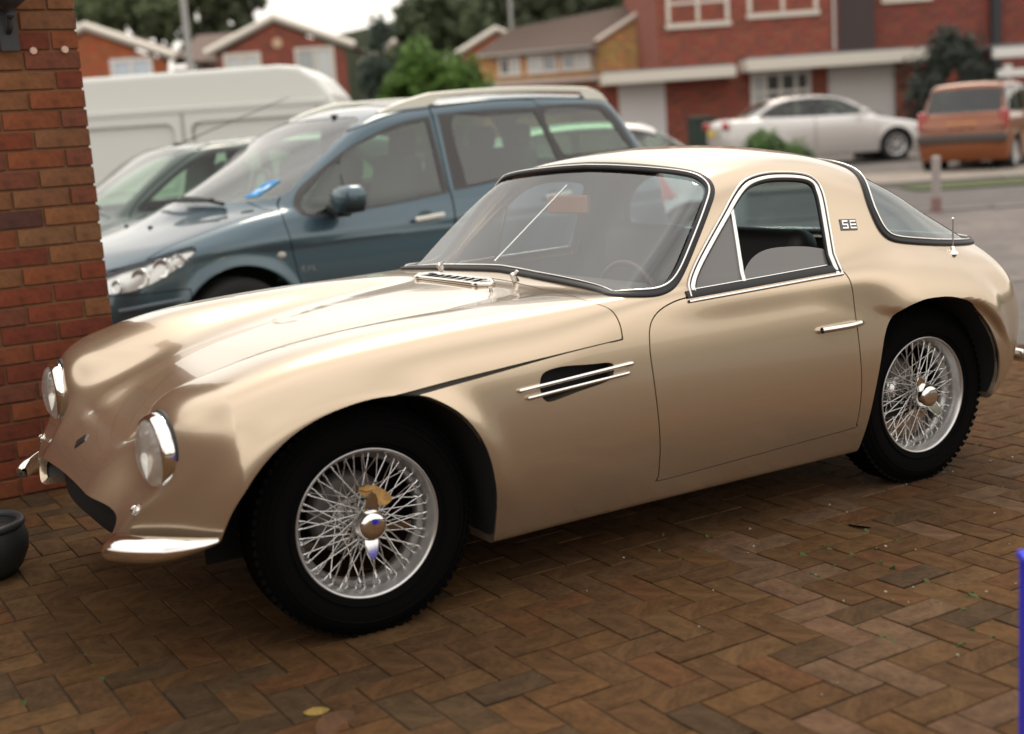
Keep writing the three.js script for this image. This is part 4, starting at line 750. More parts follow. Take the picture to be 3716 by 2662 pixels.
// ---- the blue estate right behind the coupe
{
  const est = thing('estate_car', 'metallic blue estate car with pale roof rails parked close behind the bronze coupe', 'car', [0.968, 0, -3.992], 0.0966);
  const blue = phys(0.055, 0.098, 0.126, 0.32, { metalness: 0.55, clearcoat: 1, clearcoatRoughness: 0.03 });
  const c = {
    x0: -0.9, x1: 3.6, y0: 0.2, high: 1.66, belt: 0.97, tumble: 0.30, crown: 0.075, kTop: 0.17, cell: 0.018, noseRound: 0.28, tailRound: 0.14, wheelR: 0.312,
    W: [[-0.95, 0.70], [-0.6, 0.80], [-0.3, 0.852], [0.5, 0.870], [1.5, 0.876], [2.5, 0.872], [3.2, 0.84], [3.6, 0.80]],
    top: [[-0.95, 0.66], [-0.8, 0.745], [-0.55, 0.83], [-0.25, 0.905], [0.0, 0.965], [0.25, 1.01], [0.6, 1.035], [1.5, 1.05], [2.5, 1.075], [3.2, 1.09], [3.6, 1.07]],
    roof: [[0.75, 1.42], [0.95, 1.485], [1.17, 1.532], [1.62, 1.578], [2.03, 1.595], [2.6, 1.582], [3.05, 1.552], [3.3, 1.53]],
    cw: [[0.0, 0.76], [0.5, 0.80], [1.5, 0.815], [2.6, 0.805], [3.2, 0.76], [3.5, 0.72]],
    nose: [[0.2, -0.74], [0.35, -0.84], [0.5, -0.87], [0.6, -0.855], [0.7, -0.80], [0.8, -0.68]], tail: [[0.2, 3.42], [0.4, 3.52], [0.6, 3.52], [0.8, 3.46], [1.0, 3.42], [1.15, 3.34]],
    front: [-0.075, 2.15, 0.78, 0.12], rear: [3.45, 0.72, 0.15],
    arches: [[0.0, 0.312, 0.378], [2.708, 0.312, 0.378]],
    wind: [[0, 1.018], [0.35, 1.022], [0.60, 1.03], [0.685, 1.05], [0.69, 1.10], [0.645, 1.28], [0.60, 1.415], [0.55, 1.458], [0.4, 1.478], [0, 1.485]], splitF: 1.25,
    back: [[0, 1.12], [0.5, 1.12], [0.60, 1.16], [0.57, 1.36], [0.5, 1.43], [0, 1.44]], splitR: 3.05,
    dlo: [[0.415, 0.965], [0.44, 1.03], [0.52, 1.105], [0.78, 1.262], [1.02, 1.362], [1.25, 1.425], [1.465, 1.452, 1], [1.475, 0.975, 1], [1.04, 0.938], [0.63, 0.915], [0.47, 0.92]],
    panes: [[[0.455, 0.968], [0.475, 1.02], [0.55, 1.09], [0.745, 1.215], [0.748, 1.1], [0.738, 0.938], [0.62, 0.928], [0.49, 0.935]], [[0.775, 1.235], [1.02, 1.342], [1.25, 1.402], [1.435, 1.428, 1], [1.432, 0.985, 1], [1.04, 0.952], [0.765, 0.938, 1]]],
    doors: [], seats: [[1.25, 0.37], [1.25, -0.37], [2.15, 0.38], [2.15, -0.38]], cab: [0.15, 3.2],
    crease: (x, y) => 0.012 * Math.exp(-(((y - 0.80 - 0.02 * x) / 0.05) ** 2)),
    hood: (x, y, z) => Math.max(x - (0.20 + 0.2 * z * z) + 0.02, 0.005 + (0.735 + 0.245 * (x + 0.69) - 0.02) - y, Math.abs(z) - 0.75),
  };
  // the rear doors' glass and the quarter window share the first cut, so their outlines are added to the pane list
  const { f } = (() => {
    const dlo2 = [[1.515, 0.985, 1], [1.53, 1.462, 1], [1.9, 1.474], [2.30, 1.474], [2.36, 1.482], [2.85, 1.478], [2.98, 1.42], [3.09, 1.26], [3.135, 1.16], [3.08, 1.125], [2.55, 1.11], [2.30, 1.06], [1.75, 1.005]];
    const p2 = [[[1.625, 1.012, 1], [1.632, 1.424], [1.9, 1.442], [2.27, 1.445], [2.30, 1.43], [2.385, 1.16], [2.37, 1.10], [2.05, 1.055]], [[2.475, 1.150, 1], [2.44, 1.20], [2.395, 1.452], [2.83, 1.446], [2.92, 1.40], [3.05, 1.22], [3.075, 1.165], [2.8, 1.150]]];
    c.dlo2 = dlo2; c.panes2 = p2;
    const glass = phys(0.44, 0.62, 0.50, 0.0, { transmission: 1, thickness: 0, ior: 1.9 });
    const joined = { ...c, dlo: c.dlo };
    // one window line: union of the two outlines
    const A = polyField(smoothPoly(c.dlo)), B = polyField(smoothPoly(dlo2)), orig = carField(c);
    const skin = meshField(orig, [c.x0 - 0.15, 0.1, -1.008], [c.x1 + 0.2, 1.75, 1.008], c.cell);
    const pull = (m, d) => rawGeo(m.p.map((v, i) => v - d * m.n[i]), m.n, m.t);
    const arch = (x, y, z) => Math.max(Math.min(...c.arches.map(([ax, ay, ar]) => Math.hypot(x - ax, y - ay) - ar)), 0.5 - Math.abs(z));
    const sym = (pts) => polyField(smoothPoly(pts.concat(pts.slice().reverse().map(([z, y]) => [-z, y])))), wf = sym(c.wind), rf = sym(c.back);
    const isF = (x, y, z) => Math.max(wf(z, y), x - c.splitF), isR = (x, y, z) => Math.max(rf(z, y), c.splitR - x), isS = (x, y, z) => Math.max(Math.min(A(x, y), B(x, y)), 0.3 - Math.abs(z));
    let rest = cut(skin, arch)[1], fw, rw, sw; [fw, rest] = cut(rest, isF); [rw, rest] = cut(rest, isR); [sw, rest] = cut(rest, isS);
    let lin = cut(skin, arch)[1]; lin = cut(lin, (x, y, z) => isF(x, y, z) - 0.012)[1]; lin = cut(lin, (x, y, z) => isR(x, y, z) - 0.012)[1]; lin = cut(lin, (x, y, z) => isS(x, y, z) - 0.004)[1]; lin = cut(lin, (x, y, z) => Math.max(x + 0.20, 0.60 - y, y - 0.86, 0.34 - Math.abs(z)))[1];
    // seams
    const dF = polyField(smoothPoly([[0.325, 0.86], [0.322, 0.93], [0.355, 1.00], [0.43, 1.08], [0.57, 1.215], [0.77, 1.335], [0.95, 1.405], [1.25, 1.478], [1.485, 1.498, 1], [1.478, 0.98], [1.455, 0.75], [1.45, 0.30, 1], [0.46, 0.30, 1], [0.385, 0.50], [0.35, 0.66]]));
    const dR = polyField(smoothPoly([[1.495, 1.50, 1], [1.9, 1.525], [2.25, 1.522], [2.34, 1.49], [2.42, 1.30], [2.44, 1.05], [2.40, 0.80], [2.30, 0.62], [2.26, 0.45], [2.24, 0.30, 1], [1.46, 0.30, 1], [1.465, 0.75], [1.488, 0.98]]));
    let front, back, hood; const nf = (x, y, z) => Math.max(dF(x, y), 0.3 - z), nr = (x, y, z) => Math.max(dR(x, y), 0.3 - z);
    [front, rest] = cut(rest, nf); rest = cut(rest, (x, y, z) => nf(x, y, z) - 0.006)[1]; [back, rest] = cut(rest, nr); rest = cut(rest, (x, y, z) => nr(x, y, z) - 0.006)[1];
    [hood, rest] = cut(rest, c.hood); rest = cut(rest, (x, y, z) => c.hood(x, y, z) - 0.006)[1];
    // headlamp opening and bumper
    const lampPoly = polyField(smoothPoly([[-0.235, 0.812], [-0.30, 0.745], [-0.42, 0.675], [-0.56, 0.628], [-0.70, 0.612], [-0.78, 0.63], [-0.74, 0.675], [-0.60, 0.735], [-0.42, 0.785], [-0.30, 0.812]]));
    const isL = (x, y, z) => Math.max(lampPoly(x, y), 0.35 - Math.abs(z)); let lens, bump;
    [lens, rest] = cut(rest, isL); hood = cut(hood, isL)[1]; rest = cut(rest, (x, y, z) => isL(x, y, z) - 0.004)[1];
    const isB = (x, y, z) => Math.max(y - (0.595 + 0.0 * x), x + 0.30); [bump, rest] = cut(rest, isB); rest = cut(rest, (x, y, z) => isB(x, y, z) - 0.005)[1];
    part('body', lipped(rest, 0.02), blue, est); part('bonnet', lipped(hood, 0.02), blue, est); part('front_bumper', lipped(bump, 0.02), blue, est);
    const fd = part('front_door', lipped(front, 0.02), blue, est), rd = part('rear_door', lipped(back, 0.02), blue, est);
    part('inner_lining', pull(lin, 0.035), std(0.055, 0.056, 0.055, 0.95), est);
    const scr = part('windscreen', pull(fw, 0.003), phys(0.62, 0.74, 0.68, 0.0, { transmission: 1, thickness: 0, ior: 2.3 }), est); part('rear_window', pull(rw, 0.003), glass, est);
    const shade = std(0.050, 0.046, 0.046, 0.5), darkTrim = [];
    for (const s of [1, -1]) {
      let [w] = cut(sw, (x, y, z) => -s * z);
      for (const [poly, parent] of [[c.panes[0], fd], [c.panes[1], fd], [p2[0], rd], [p2[1], est]]) { const pf = polyField(smoothPoly(poly)); let pane; [pane, w] = cut(w, (x, y, z) => pf(x, y)); part('window_pane', pull(pane, 0.006), glass, s > 0 ? parent : est); }
      part('window_surround', lipped(w, 0.01, 0.001), shade, est);
    }
    // lamps
    const L = part('headlamp', pull(cut(lens, (x, y, z) => -z)[0], 0.002), phys(0.96, 0.97, 0.97, 0.02, { transmission: 1, thickness: 0, ior: 1.5 }), est);
    part('lamp_bowl', pull(cut(lens, (x, y, z) => -z)[0], 0.03), std(0.86, 0.86, 0.84, 0.3, { metalness: 0.5 }), L);
    for (const [x, y, r] of [[-0.34, 0.755, 0.036], [-0.43, 0.725, 0.05], [-0.55, 0.685, 0.052], [-0.66, 0.648, 0.036]]) { const o = sideOn(orig, x, y), g = lathe([[0, -0.030], [r * 0.6, -0.022], [r * 0.95, -0.004], [r * 1.02, -0.003], [r * 1.04, -0.012]], 28); g.applyQuaternion(new THREE.Quaternion().setFromUnitVectors(V(0, 1, 0), V(o.n.x - 0.5, o.n.y * 0.4, o.n.z).normalize())); g.translate(o.p.x - o.n.x * 0.012, o.p.y - o.n.y * 0.012, o.p.z - o.n.z * 0.012); part('reflector', g, M.chrome, L); }
    part('repeater', place(new THREE.SphereGeometry(0.024, 16, 10), sideOn(orig, 0.265, 0.722).p.toArray(), [0, 0, 0], [1.2, 0.8, 0.35]), phys(0.95, 0.92, 0.82, 0.08, { transmission: 0.5, thickness: 0 }), est);
    part('bumper_strip', ribbon(along(orig, [[-0.66, 0.515], [-0.50, 0.535], [-0.34, 0.545]], 0.002), roundProfile(0.022, 0.02, 0, 0.004), false), std(0.13, 0.16, 0.19, 0.4), est);
    for (const s of [1, -1]) { const t = part('tail_lamp', pull(cut(cut(rest, (x, y, z) => Math.max(3.28 - x, 0.70 - y, y - 1.10, 0.56 - s * z))[0], (x, y, z) => -1)[0], -0.004), phys(0.55, 0.015, 0.012, 0.12, { clearcoat: 1 }), est); }
    return { f: orig };
  })();
  const tw = dishWheel(0.312, 0.205, 0.095);
  for (const ax of [0, 2.708]) for (const s of [1, -1]) {
    const w = new THREE.Group(); w.name = 'wheel'; w.position.set(ax, 0.312, s * 0.755); if (s < 0) w.rotation.y = Math.PI; est.add(w);
    part('tyre', tw.tyre, wheelTyre, w); part('wheel_trim', tw.disc, alloy, w); part('wheel_back', tw.back, dimMetal, w);
    part('wheel_well', box(0.80, 0.72, 0.02, [ax, 0.36, s * 0.50]), M.black, est);
  }
  const paleRail = std(0.80, 0.79, 0.70, 0.35), top = (x, z) => { let a = 1.8, b = 1.8; for (let y = 1.8; y > 0.4; y -= 0.01) { if (f(x, y, z) < 0) { a = y; break; } b = y; } for (let i = 0; i < 20; i++) { const m = (a + b) / 2; if (f(x, m, z) < 0) a = m; else b = m; } return a; };
  for (const s of [1, -1]) {
    const p = [], t = [], n = 44, hgt = (t) => 0.006 + 0.066 * Math.min(1, t / 0.20) ** 0.8 * Math.min(1, (1 - t) / 0.10) ** 0.6;
    for (let i = 0; i <= n; i++) { const u = i / n, x = lerp(1.14, 3.0, u), z = s * (0.585 + 0.03 * Math.sin(u * Math.PI)), y = top(x, z), hi = hgt(u), lo = u < 0.20 ? -0.01 : u > 0.885 ? -0.01 : Math.max(-0.01, hi - 0.034) * Math.min(1, (u - 0.20) / 0.05, (0.885 - u) / 0.02) ; for (const [dz, yy] of [[-0.017, y + Math.max(lo, -0.01)], [0.017, y + Math.max(lo, -0.01)], [0.019, y + hi - 0.006], [0.010, y + hi], [-0.010, y + hi], [-0.019, y + hi - 0.006]]) p.push(x, yy, z + dz); }
    for (let i = 0; i < n; i++) for (let j = 0; j < 6; j++) { const a = i * 6 + j, b = i * 6 + (j + 1) % 6; t.push(a, b, a + 6, b, b + 6, a + 6); }
    part('roof_rail', toCreasedNormals(rawGeo(p, null, t), 0.7), paleRail, est);
  }
  // door handles, mirror, wiper, badges
  for (const [x, y, name] of [[1.265, 0.842, 'front'], [2.29, 0.893, 'rear']]) {
    const o = sideOn(f, x, y), H = part('door_handle', rbox(0.215, 0.030, 0.022, 0.010, [0, 0.004, 0.034], [0, 0, 0.06], 3).applyMatrix4(new THREE.Matrix4().makeTranslation(o.p.x, o.p.y, o.p.z)), std(0.78, 0.77, 0.70, 0.3), est);
    part('handle_recess', place(new THREE.SphereGeometry(0.052, 24, 12), [o.p.x - 0.005, o.p.y + 0.006, o.p.z - 0.004], [0, 0, 0], [1, 0.8, 0.14]), std(0.035, 0.06, 0.08, 0.35), H);
  }
  const mir = part('door_mirror', (() => { const g = new THREE.SphereGeometry(0.1, 28, 18), p = g.attributes.position; for (let i = 0; i < p.count; i++) { let x = p.getX(i), y = p.getY(i), z = p.getZ(i); const q = (v, e) => Math.sign(v) * Math.abs(v / 0.1) ** e * 0.1; p.setXYZ(i, q(x, 0.7) * 0.98 + (x > 0 ? -x * 0.3 : 0), q(y, 0.8) * 0.84 + z * 0.12, q(z, 0.75) * 1.28); } g.computeVertexNormals(); return g.translate(0.66, 1.005, 1.00); })(), blue, est);
  part('mirror_foot', rbox(0.10, 0.05, 0.16, 0.02, [0.64, 0.945, 0.90], [0.25, 0, 0], 3), M.blackPlastic, mir);
  part('mirror_base', rbox(0.14, 0.05, 0.15, 0.02, [0.655, 0.955, 1.00], [0, 0, 0], 3), M.blackPlastic, mir);
  part('wiper', [tube([[0.02, 1.045, -0.30], [-0.02, 1.05, 0.05], [0.10, 1.045, 0.38]], 0.011), tube([[0.13, 1.02, 0.45], [0.08, 1.05, 0.30], [0.03, 1.062, 0.1]], 0.012)], M.blackPlastic, est);
  for (const z of [0.18, -0.2]) part('washer_jet', place(new THREE.SphereGeometry(0.014, 10, 8), [-0.22, top(-0.22, z) + 0.004, z], [0, 0, 0], [1.2, 0.6, 1]), M.blackPlastic, est);
  { const t = canvasTex(128, 96, (g, w, h) => { g.fillStyle = '#2f8fd0'; g.fillRect(0, 0, w, h); g.fillStyle = '#cfe6f4'; g.fillRect(14, 48, 60, 12); g.fillRect(20, 66, 44, 8); g.fillStyle = '#f4f8fa'; g.beginPath(); g.arc(86, 40, 15, 0, 7); g.fill(); });
    // a blue disc stuck inside the windscreen's near lower corner
    const P0 = (z, y) => { let a = -0.5; while (f(a, y, z) > 0 && a < 1.5) a += 0.001; return V(a - 0.004, y, z); };
    const a = P0(0.485, 1.048), b = P0(0.555, 1.05), d = P0(0.50, 1.13), e = P0(0.575, 1.135), g = rawGeo([...a.toArray(), ...b.toArray(), ...e.toArray(), ...d.toArray()], null, [0, 1, 2, 0, 2, 3]); g.setAttribute('uv', new THREE.BufferAttribute(new Float32Array([0, 0, 1, 0, 1, 1, 0, 1]), 2));
    part('parking_disc', g, std(1, 1, 1, 0.6, { map: t, side: THREE.DoubleSide }), est); }
  { const o = sideOn(f, 0.43, 0.625); const bd = []; for (const [dx, dy, w, h] of [[-0.028, 0.012, 0.018, 0.004], [-0.036, 0.002, 0.004, 0.018], [-0.022, -0.006, 0.004, 0.016], [0.0, 0.010, 0.012, 0.004], [-0.004, 0.0, 0.004, 0.02], [0.016, 0.0, 0.004, 0.02], [0.022, 0.010, 0.010, 0.004], [0.026, -0.008, 0.004, 0.012]]) bd.push(box(w, h, 0.004, [o.p.x + dx * 1.3, o.p.y + dy * 1.3, o.p.z + 0.002])); part('badge', bd, M.chrome, est); }
  part('sunroof', (() => { const p = [], t = [], n = 8; for (let i = 0; i <= n; i++) for (let j = 0; j <= n; j++) { const x = lerp(1.3, 2.5, i / n), z = lerp(-0.42, 0.42, j / n); p.push(x, top(x, z) + 0.004, z); } for (let i = 0; i < n; i++) for (let j = 0; j < n; j++) { const a = i * (n + 1) + j; t.push(a, a + 1, a + n + 1, a + 1, a + n + 2, a + n + 1); } return rawGeo(p, null, t); })(), std(0.03, 0.035, 0.038, 0.06), est);
  part('antenna_foot', place(new THREE.SphereGeometry(0.02, 12, 8), [1.06, top(1.06, 0.2) + 0.004, 0.2], [0, 0, 0], [1.6, 0.6, 0.8]), M.blackPlastic, est);
  const cloth = std(0.09, 0.095, 0.092, 0.95);
  part('cabin_floor', box(3.0, 0.03, 1.35, [1.7, 0.40, 0]), cloth, est);
  for (const [sx, z] of [[1.22, 0.37], [1.22, -0.37], [2.12, 0.40], [2.12, -0.40], [2.12, 0.0]]) {
    const s = part('seat', rbox(0.5, 0.2, 0.48, 0.07, [sx - 0.2, 0.60, z], [0, 0, 0.1]), cloth, est);
    part('backrest', rbox(0.14, 0.62, 0.46, 0.06, [sx + 0.12, 0.92, z], [0, 0, -0.22]), cloth, s); part('head_rest', rbox(0.10, 0.17, 0.25, 0.05, [sx + 0.22, 1.29, z], [0, 0, -0.2]), cloth, s);
  }
  part('dashboard', rbox(0.6, 0.16, 1.4, 0.07, [0.42, 0.92, 0], [0, 0, 0.1]), std(0.035, 0.036, 0.036, 0.85), est);
  part('wheel_rim', place(new THREE.TorusGeometry(0.18, 0.014, 8, 32), [0.80, 1.0, -0.37], [0, Math.PI / 2, 0.5]), M.blackPlastic, est);
}
// ---- small dark green hatchback between the estate and the van
{
  const wh = dishWheel(0.29, 0.185, 0.085);
  const base = {
    y0: 0.19, crown: 0.07, kTop: 0.16, cell: 0.03, noseRound: 0.30, tailRound: 0.2, wheelR: 0.29, belt: 0.93, tumble: 0.32,
  };
  const hb = thing('hatchback', 'small dark green hatchback with a long roof aerial between the estate and the white van', 'car', [0.62, 0, -5.95], 0.02);
  buildCar(hb, { ...base, x0: -0.75, x1: 3.0, high: 1.45,
    W: [[-0.8, 0.66], [-0.5, 0.77], [0, 0.815], [0.8, 0.82], [1.6, 0.82], [2.4, 0.81], [3.1, 0.75]],
    top: [[-0.8, 0.62], [-0.6, 0.74], [-0.3, 0.82], [0, 0.88], [0.35, 0.95], [0.8, 0.975], [1.6, 0.99], [3.0, 1.0]],
    roof: [[0.7, 1.34], [0.95, 1.385], [1.3, 1.415], [1.8, 1.425], [2.3, 1.405], [2.7, 1.35]], cw: [[0.2, 0.70], [0.8, 0.735], [1.6, 0.745], [2.6, 0.70], [3, 0.66]],
    nose: [[0.2, -0.62], [0.4, -0.72], [0.55, -0.73], [0.7, -0.66], [0.8, -0.5]], tail: [[0.2, 2.85], [0.5, 2.95], [0.9, 2.9], [1.1, 2.85]],
    front: [0.10, 1.72, 0.5, 0.12], rear: [2.9, 0.6, 0.15], arches: [[0, 0.29, 0.34], [2.42, 0.29, 0.34]],
    wind: [[0, 0.965], [0.45, 0.965], [0.61, 0.98], [0.635, 1.03], [0.585, 1.22], [0.545, 1.325], [0.48, 1.352], [0, 1.372]], splitF: 1.15,
    back: [[0, 1.02], [0.5, 1.02], [0.56, 1.08], [0.5, 1.28], [0, 1.31]], splitR: 2.5,
    dlo: [[0.46, 0.955], [0.60, 1.07], [0.82, 1.22], [1.02, 1.315], [1.2, 1.338], [2.0, 1.335], [2.25, 1.28], [2.42, 1.05], [2.38, 0.99], [1.4, 0.965], [0.7, 0.94]],
    panes: [[[0.52, 0.965], [0.64, 1.07], [0.84, 1.20], [1.04, 1.29], [1.2, 1.312], [1.42, 1.315, 1], [1.44, 0.985, 1], [0.7, 0.96]], [[1.52, 0.99, 1], [1.50, 1.312, 1], [1.98, 1.31], [2.20, 1.26], [2.36, 1.06], [2.32, 1.015]]],
    doors: [[[0.40, 0.9], [0.55, 1.07], [0.8, 1.24], [1.02, 1.35], [1.2, 1.365], [1.46, 1.365, 1], [1.48, 0.3, 1], [0.45, 0.3, 1], [0.36, 0.6]]], seats: [[1.15, 0.33], [1.15, -0.33], [1.95, 0.33], [1.95, -0.33]], cab: [0.3, 2.6],
    hood: (x, y, z) => Math.max(x - 0.20 - 0.2 * z * z, 0.74 + 0.2 * x - y, Math.abs(z) - 0.66),
  }, phys(0.045, 0.075, 0.062, 0.35, { metalness: 0.4, clearcoat: 1, clearcoatRoughness: 0.05 }), { wheel: wh, glass: phys(0.62, 0.80, 0.68, 0, { transmission: 1, thickness: 0, ior: 1.55 }), screen: phys(0.72, 0.86, 0.76, 0, { transmission: 1, thickness: 0, ior: 2.0 }), cloth: std(0.12, 0.12, 0.115, 0.9) });
  part('aerial', [rod([0.98, 1.385, 0.12], [1.92, 1.70, 0.12], 0.0045, 0.003), place(new THREE.SphereGeometry(0.022, 12, 8), [0.985, 1.388, 0.12], [0, 0, 0.3], [1.6, 0.8, 0.8])], M.blackPlastic, hb);
  part('wiper', tube([[0.05, 0.985, -0.4], [0.10, 1.0, 0.0], [0.28, 0.985, 0.42]], 0.014), M.blackPlastic, hb);
  // ---- the silver saloon across the road
  const [sx, , sz] = uw(8.05, 27.6), sal = thing('saloon_car', 'silver saloon parked across the road in front of the white garage door', 'car', [sx, riseAt(27.6), sz], YAW + Math.PI + 0.10);
  const silver = phys(0.62, 0.60, 0.58, 0.34, { metalness: 0.35, clearcoat: 1, clearcoatRoughness: 0.05 });
  const salC = { ...base, x0: -0.85, x1: 3.65, high: 1.45, belt: 0.96, cell: 0.034,
    W: [[-0.9, 0.70], [-0.5, 0.82], [0, 0.865], [1.3, 0.875], [2.6, 0.865], [3.3, 0.82], [3.7, 0.74]],
    top: [[-0.9, 0.64], [-0.6, 0.76], [0, 0.88], [0.5, 0.97], [1.3, 1.0], [2.6, 1.03], [3.1, 1.04], [3.5, 1.01], [3.7, 0.92]],
    roof: [[0.9, 1.30], [1.2, 1.38], [1.7, 1.43], [2.1, 1.42], [2.5, 1.36], [2.8, 1.26]], cw: [[0.3, 0.72], [1, 0.76], [1.8, 0.77], [2.7, 0.73], [3.2, 0.66]],
    nose: [[0.2, -0.72], [0.4, -0.82], [0.55, -0.84], [0.7, -0.76], [0.85, -0.5]], tail: [[0.2, 3.5], [0.5, 3.62], [0.75, 3.62], [1.0, 3.54], [1.1, 3.45]],
    front: [0.22, 1.9, 0.4, 0.1], rear: [3.12, 1.45, 0.25], arches: [[0, 0.31, 0.37], [2.65, 0.31, 0.37]], wheelR: 0.31,
    wind: [[0, 1.0], [0.5, 1.0], [0.64, 1.02], [0.60, 1.24], [0.53, 1.345], [0, 1.375]], splitF: 1.35, back: [[0, 1.06], [0.5, 1.06], [0.58, 1.10], [0.5, 1.30], [0, 1.34]], splitR: 2.35,
    dlo: [[0.55, 0.985], [0.80, 1.14], [1.05, 1.27], [1.35, 1.345], [1.8, 1.358], [2.2, 1.33], [2.5, 1.24], [2.74, 1.10], [2.70, 1.02], [1.6, 0.985]],
    panes: [[[0.64, 0.995], [0.86, 1.14], [1.08, 1.25], [1.35, 1.318], [1.62, 1.332, 1], [1.64, 1.0, 1]], [[1.72, 1.002, 1], [1.70, 1.334, 1], [2.2, 1.305], [2.46, 1.22], [2.66, 1.09], [2.62, 1.035]]],
    doors: [[[0.42, 0.9], [0.5, 1.0], [1.0, 1.30], [1.35, 1.375], [1.67, 1.385, 1], [1.69, 0.32, 1], [0.5, 0.32, 1], [0.4, 0.6]], [[1.70, 1.385, 1], [2.2, 1.355], [2.55, 1.25], [2.8, 1.06], [2.62, 0.85], [2.36, 0.6], [2.25, 0.32, 1], [1.71, 0.32, 1]]], seats: [[1.25, 0.36], [1.25, -0.36], [2.1, 0.36], [2.1, -0.36]], cab: [0.3, 2.9] };
  buildCar(sal, salC, silver, { wheel: dishWheel(0.31, 0.2, 0.09), glass: phys(0.40, 0.47, 0.43, 0, { transmission: 1, thickness: 0, ior: 1.6 }), gap: 0.008, doorSide: -1 });
  for (const s of [1, -1]) { const t = part('tail_lamp', rbox(0.12, 0.17, 0.34, 0.05, [3.50, 0.90, s * 0.63], [0, s * 0.35, -0.1], 3), phys(0.42, 0.02, 0.02, 0.15, { clearcoat: 1 }), sal); part('headlamp', rbox(0.22, 0.13, 0.34, 0.05, [-0.66, 0.70, s * 0.60], [0, s * 0.45, 0.3], 3), phys(0.85, 0.86, 0.86, 0.08, { clearcoat: 1 }), sal); }
  part('number_plate', rbox(0.02, 0.11, 0.52, 0.005, [3.63, 0.76, 0]), std(0.75, 0.55, 0.08, 0.5), sal);
  for (const s of [1, -1]) part('door_mirror', rbox(0.16, 0.12, 0.20, 0.05, [0.72, 1.02, s * 0.96], [0, 0, 0], 3), silver, sal);
  for (const x of [1.55, 2.45]) part('door_handle', rbox(0.2, 0.03, 0.03, 0.01, [x, 0.87, 0.88]), silver, sal);
  // ---- the orange people carrier, seen from behind
  const [ox, , oz] = uw(8.05, 21.6), mpv = thing('people_carrier', 'orange people carrier seen from behind on the drive at the right', 'car', [ox, riseAt(21.6), oz], YAW + Math.PI + 0.98);
  const orange = phys(0.235, 0.060, 0.011, 0.38, { metalness: 0.2, clearcoat: 1, clearcoatRoughness: 0.06 });
  mpv.scale.setScalar(0.91); mpv.position.set(...uw(9.3, 24.2, riseAt(22)));
  buildCar(mpv, { ...base, x0: -0.75, x1: 3.3, high: 1.7, belt: 0.98, cell: 0.034, tumble: 0.22,
    W: [[-0.8, 0.68], [-0.4, 0.80], [0, 0.83], [1.2, 0.84], [2.4, 0.84], [3.0, 0.82], [3.3, 0.79]],
    top: [[-0.8, 0.70], [-0.5, 0.86], [0, 0.97], [0.4, 1.04], [1.2, 1.06], [3.3, 1.08]], roof: [[0.6, 1.45], [0.9, 1.54], [1.4, 1.61], [2.0, 1.625], [2.6, 1.60], [3.0, 1.56]], cw: [[0, 0.74], [0.8, 0.775], [2, 0.785], [3, 0.76], [3.3, 0.74]],
    nose: [[0.2, -0.62], [0.45, -0.72], [0.6, -0.72], [0.8, -0.6], [1, -0.4]], tail: [[0.2, 3.05], [0.45, 3.14], [0.7, 3.13], [1.0, 3.06], [1.15, 3.02]], tailRound: 0.08, kTail: 0.08,
    front: [-0.05, 1.3, 0.3, 0.1], rear: [3.06, 0.62, 0.10], arches: [[0, 0.30, 0.36], [2.5, 0.30, 0.36]], wheelR: 0.30,
    wind: [[0, 1.05], [0.5, 1.05], [0.66, 1.08], [0.62, 1.35], [0.55, 1.50], [0, 1.54]], splitF: 1.0, back: [[0, 1.06], [0.5, 1.06], [0.66, 1.08], [0.67, 1.16], [0.63, 1.42], [0.58, 1.48], [0, 1.50]], splitR: 2.6,
    dlo: [[0.4, 1.02], [0.6, 1.22], [0.8, 1.38], [1.0, 1.48], [1.4, 1.515], [2.4, 1.51], [2.70, 1.46], [2.80, 1.25], [2.80, 1.06], [1.6, 1.02]],
    panes: [[[0.48, 1.04], [0.66, 1.22], [0.84, 1.36], [1.02, 1.45], [1.26, 1.485, 1], [1.28, 1.03, 1]], [[1.36, 1.04, 1], [1.34, 1.488, 1], [2.1, 1.482, 1], [2.12, 1.05, 1]], [[2.2, 1.055, 1], [2.18, 1.48, 1], [2.62, 1.445], [2.72, 1.25], [2.72, 1.08]]],
    doors: [], seats: [[1.0, 0.36], [1.0, -0.36], [1.9, 0.36], [1.9, -0.36]], cab: [0.3, 2.9] }, orange, { wheel: dishWheel(0.30, 0.2, 0.09), glass: phys(0.34, 0.42, 0.38, 0, { transmission: 1, thickness: 0, ior: 1.7 }), trim: std(0.55, 0.56, 0.56, 0.35, { metalness: 0.5 }) });
  part('rear_bumper', rbox(0.22, 0.17, 1.62, 0.06, [3.08, 0.60, 0], [0, 0, 0], 4), std(0.07, 0.055, 0.05, 0.6), mpv);
  for (const s of [1, -1]) part('tail_lamp', rbox(0.14, 0.34, 0.18, 0.05, [3.0, 0.93, s * 0.73], [0, s * 0.2, 0.05], 3), phys(0.33, 0.012, 0.01, 0.15, { clearcoat: 1 }), mpv);
  part('number_plate', rbox(0.02, 0.11, 0.52, 0.005, [3.115, 0.83, 0.0]), std(0.72, 0.36, 0.04, 0.5), mpv);
  for (const s of [1, -1]) part('door_mirror', rbox(0.14, 0.16, 0.2, 0.05, [0.5, 1.08, s * 0.94], [0, 0, 0], 3), orange, mpv);
  // ---- a silver car beyond the estate's tail, of which the windscreen side shows
  const [hx, , hz] = uw(3.55, 11.6), far = thing('silver_hatchback', 'pale silver car whose rear screen shows just behind the estate\'s tailgate', 'car', [hx, riseAt(11.6), hz], YAW + Math.PI + 0.15);
  far.position.set(...uw(-1.05, 12.0, riseAt(12) - 0.08)); far.rotation.y = YAW + 0.12;
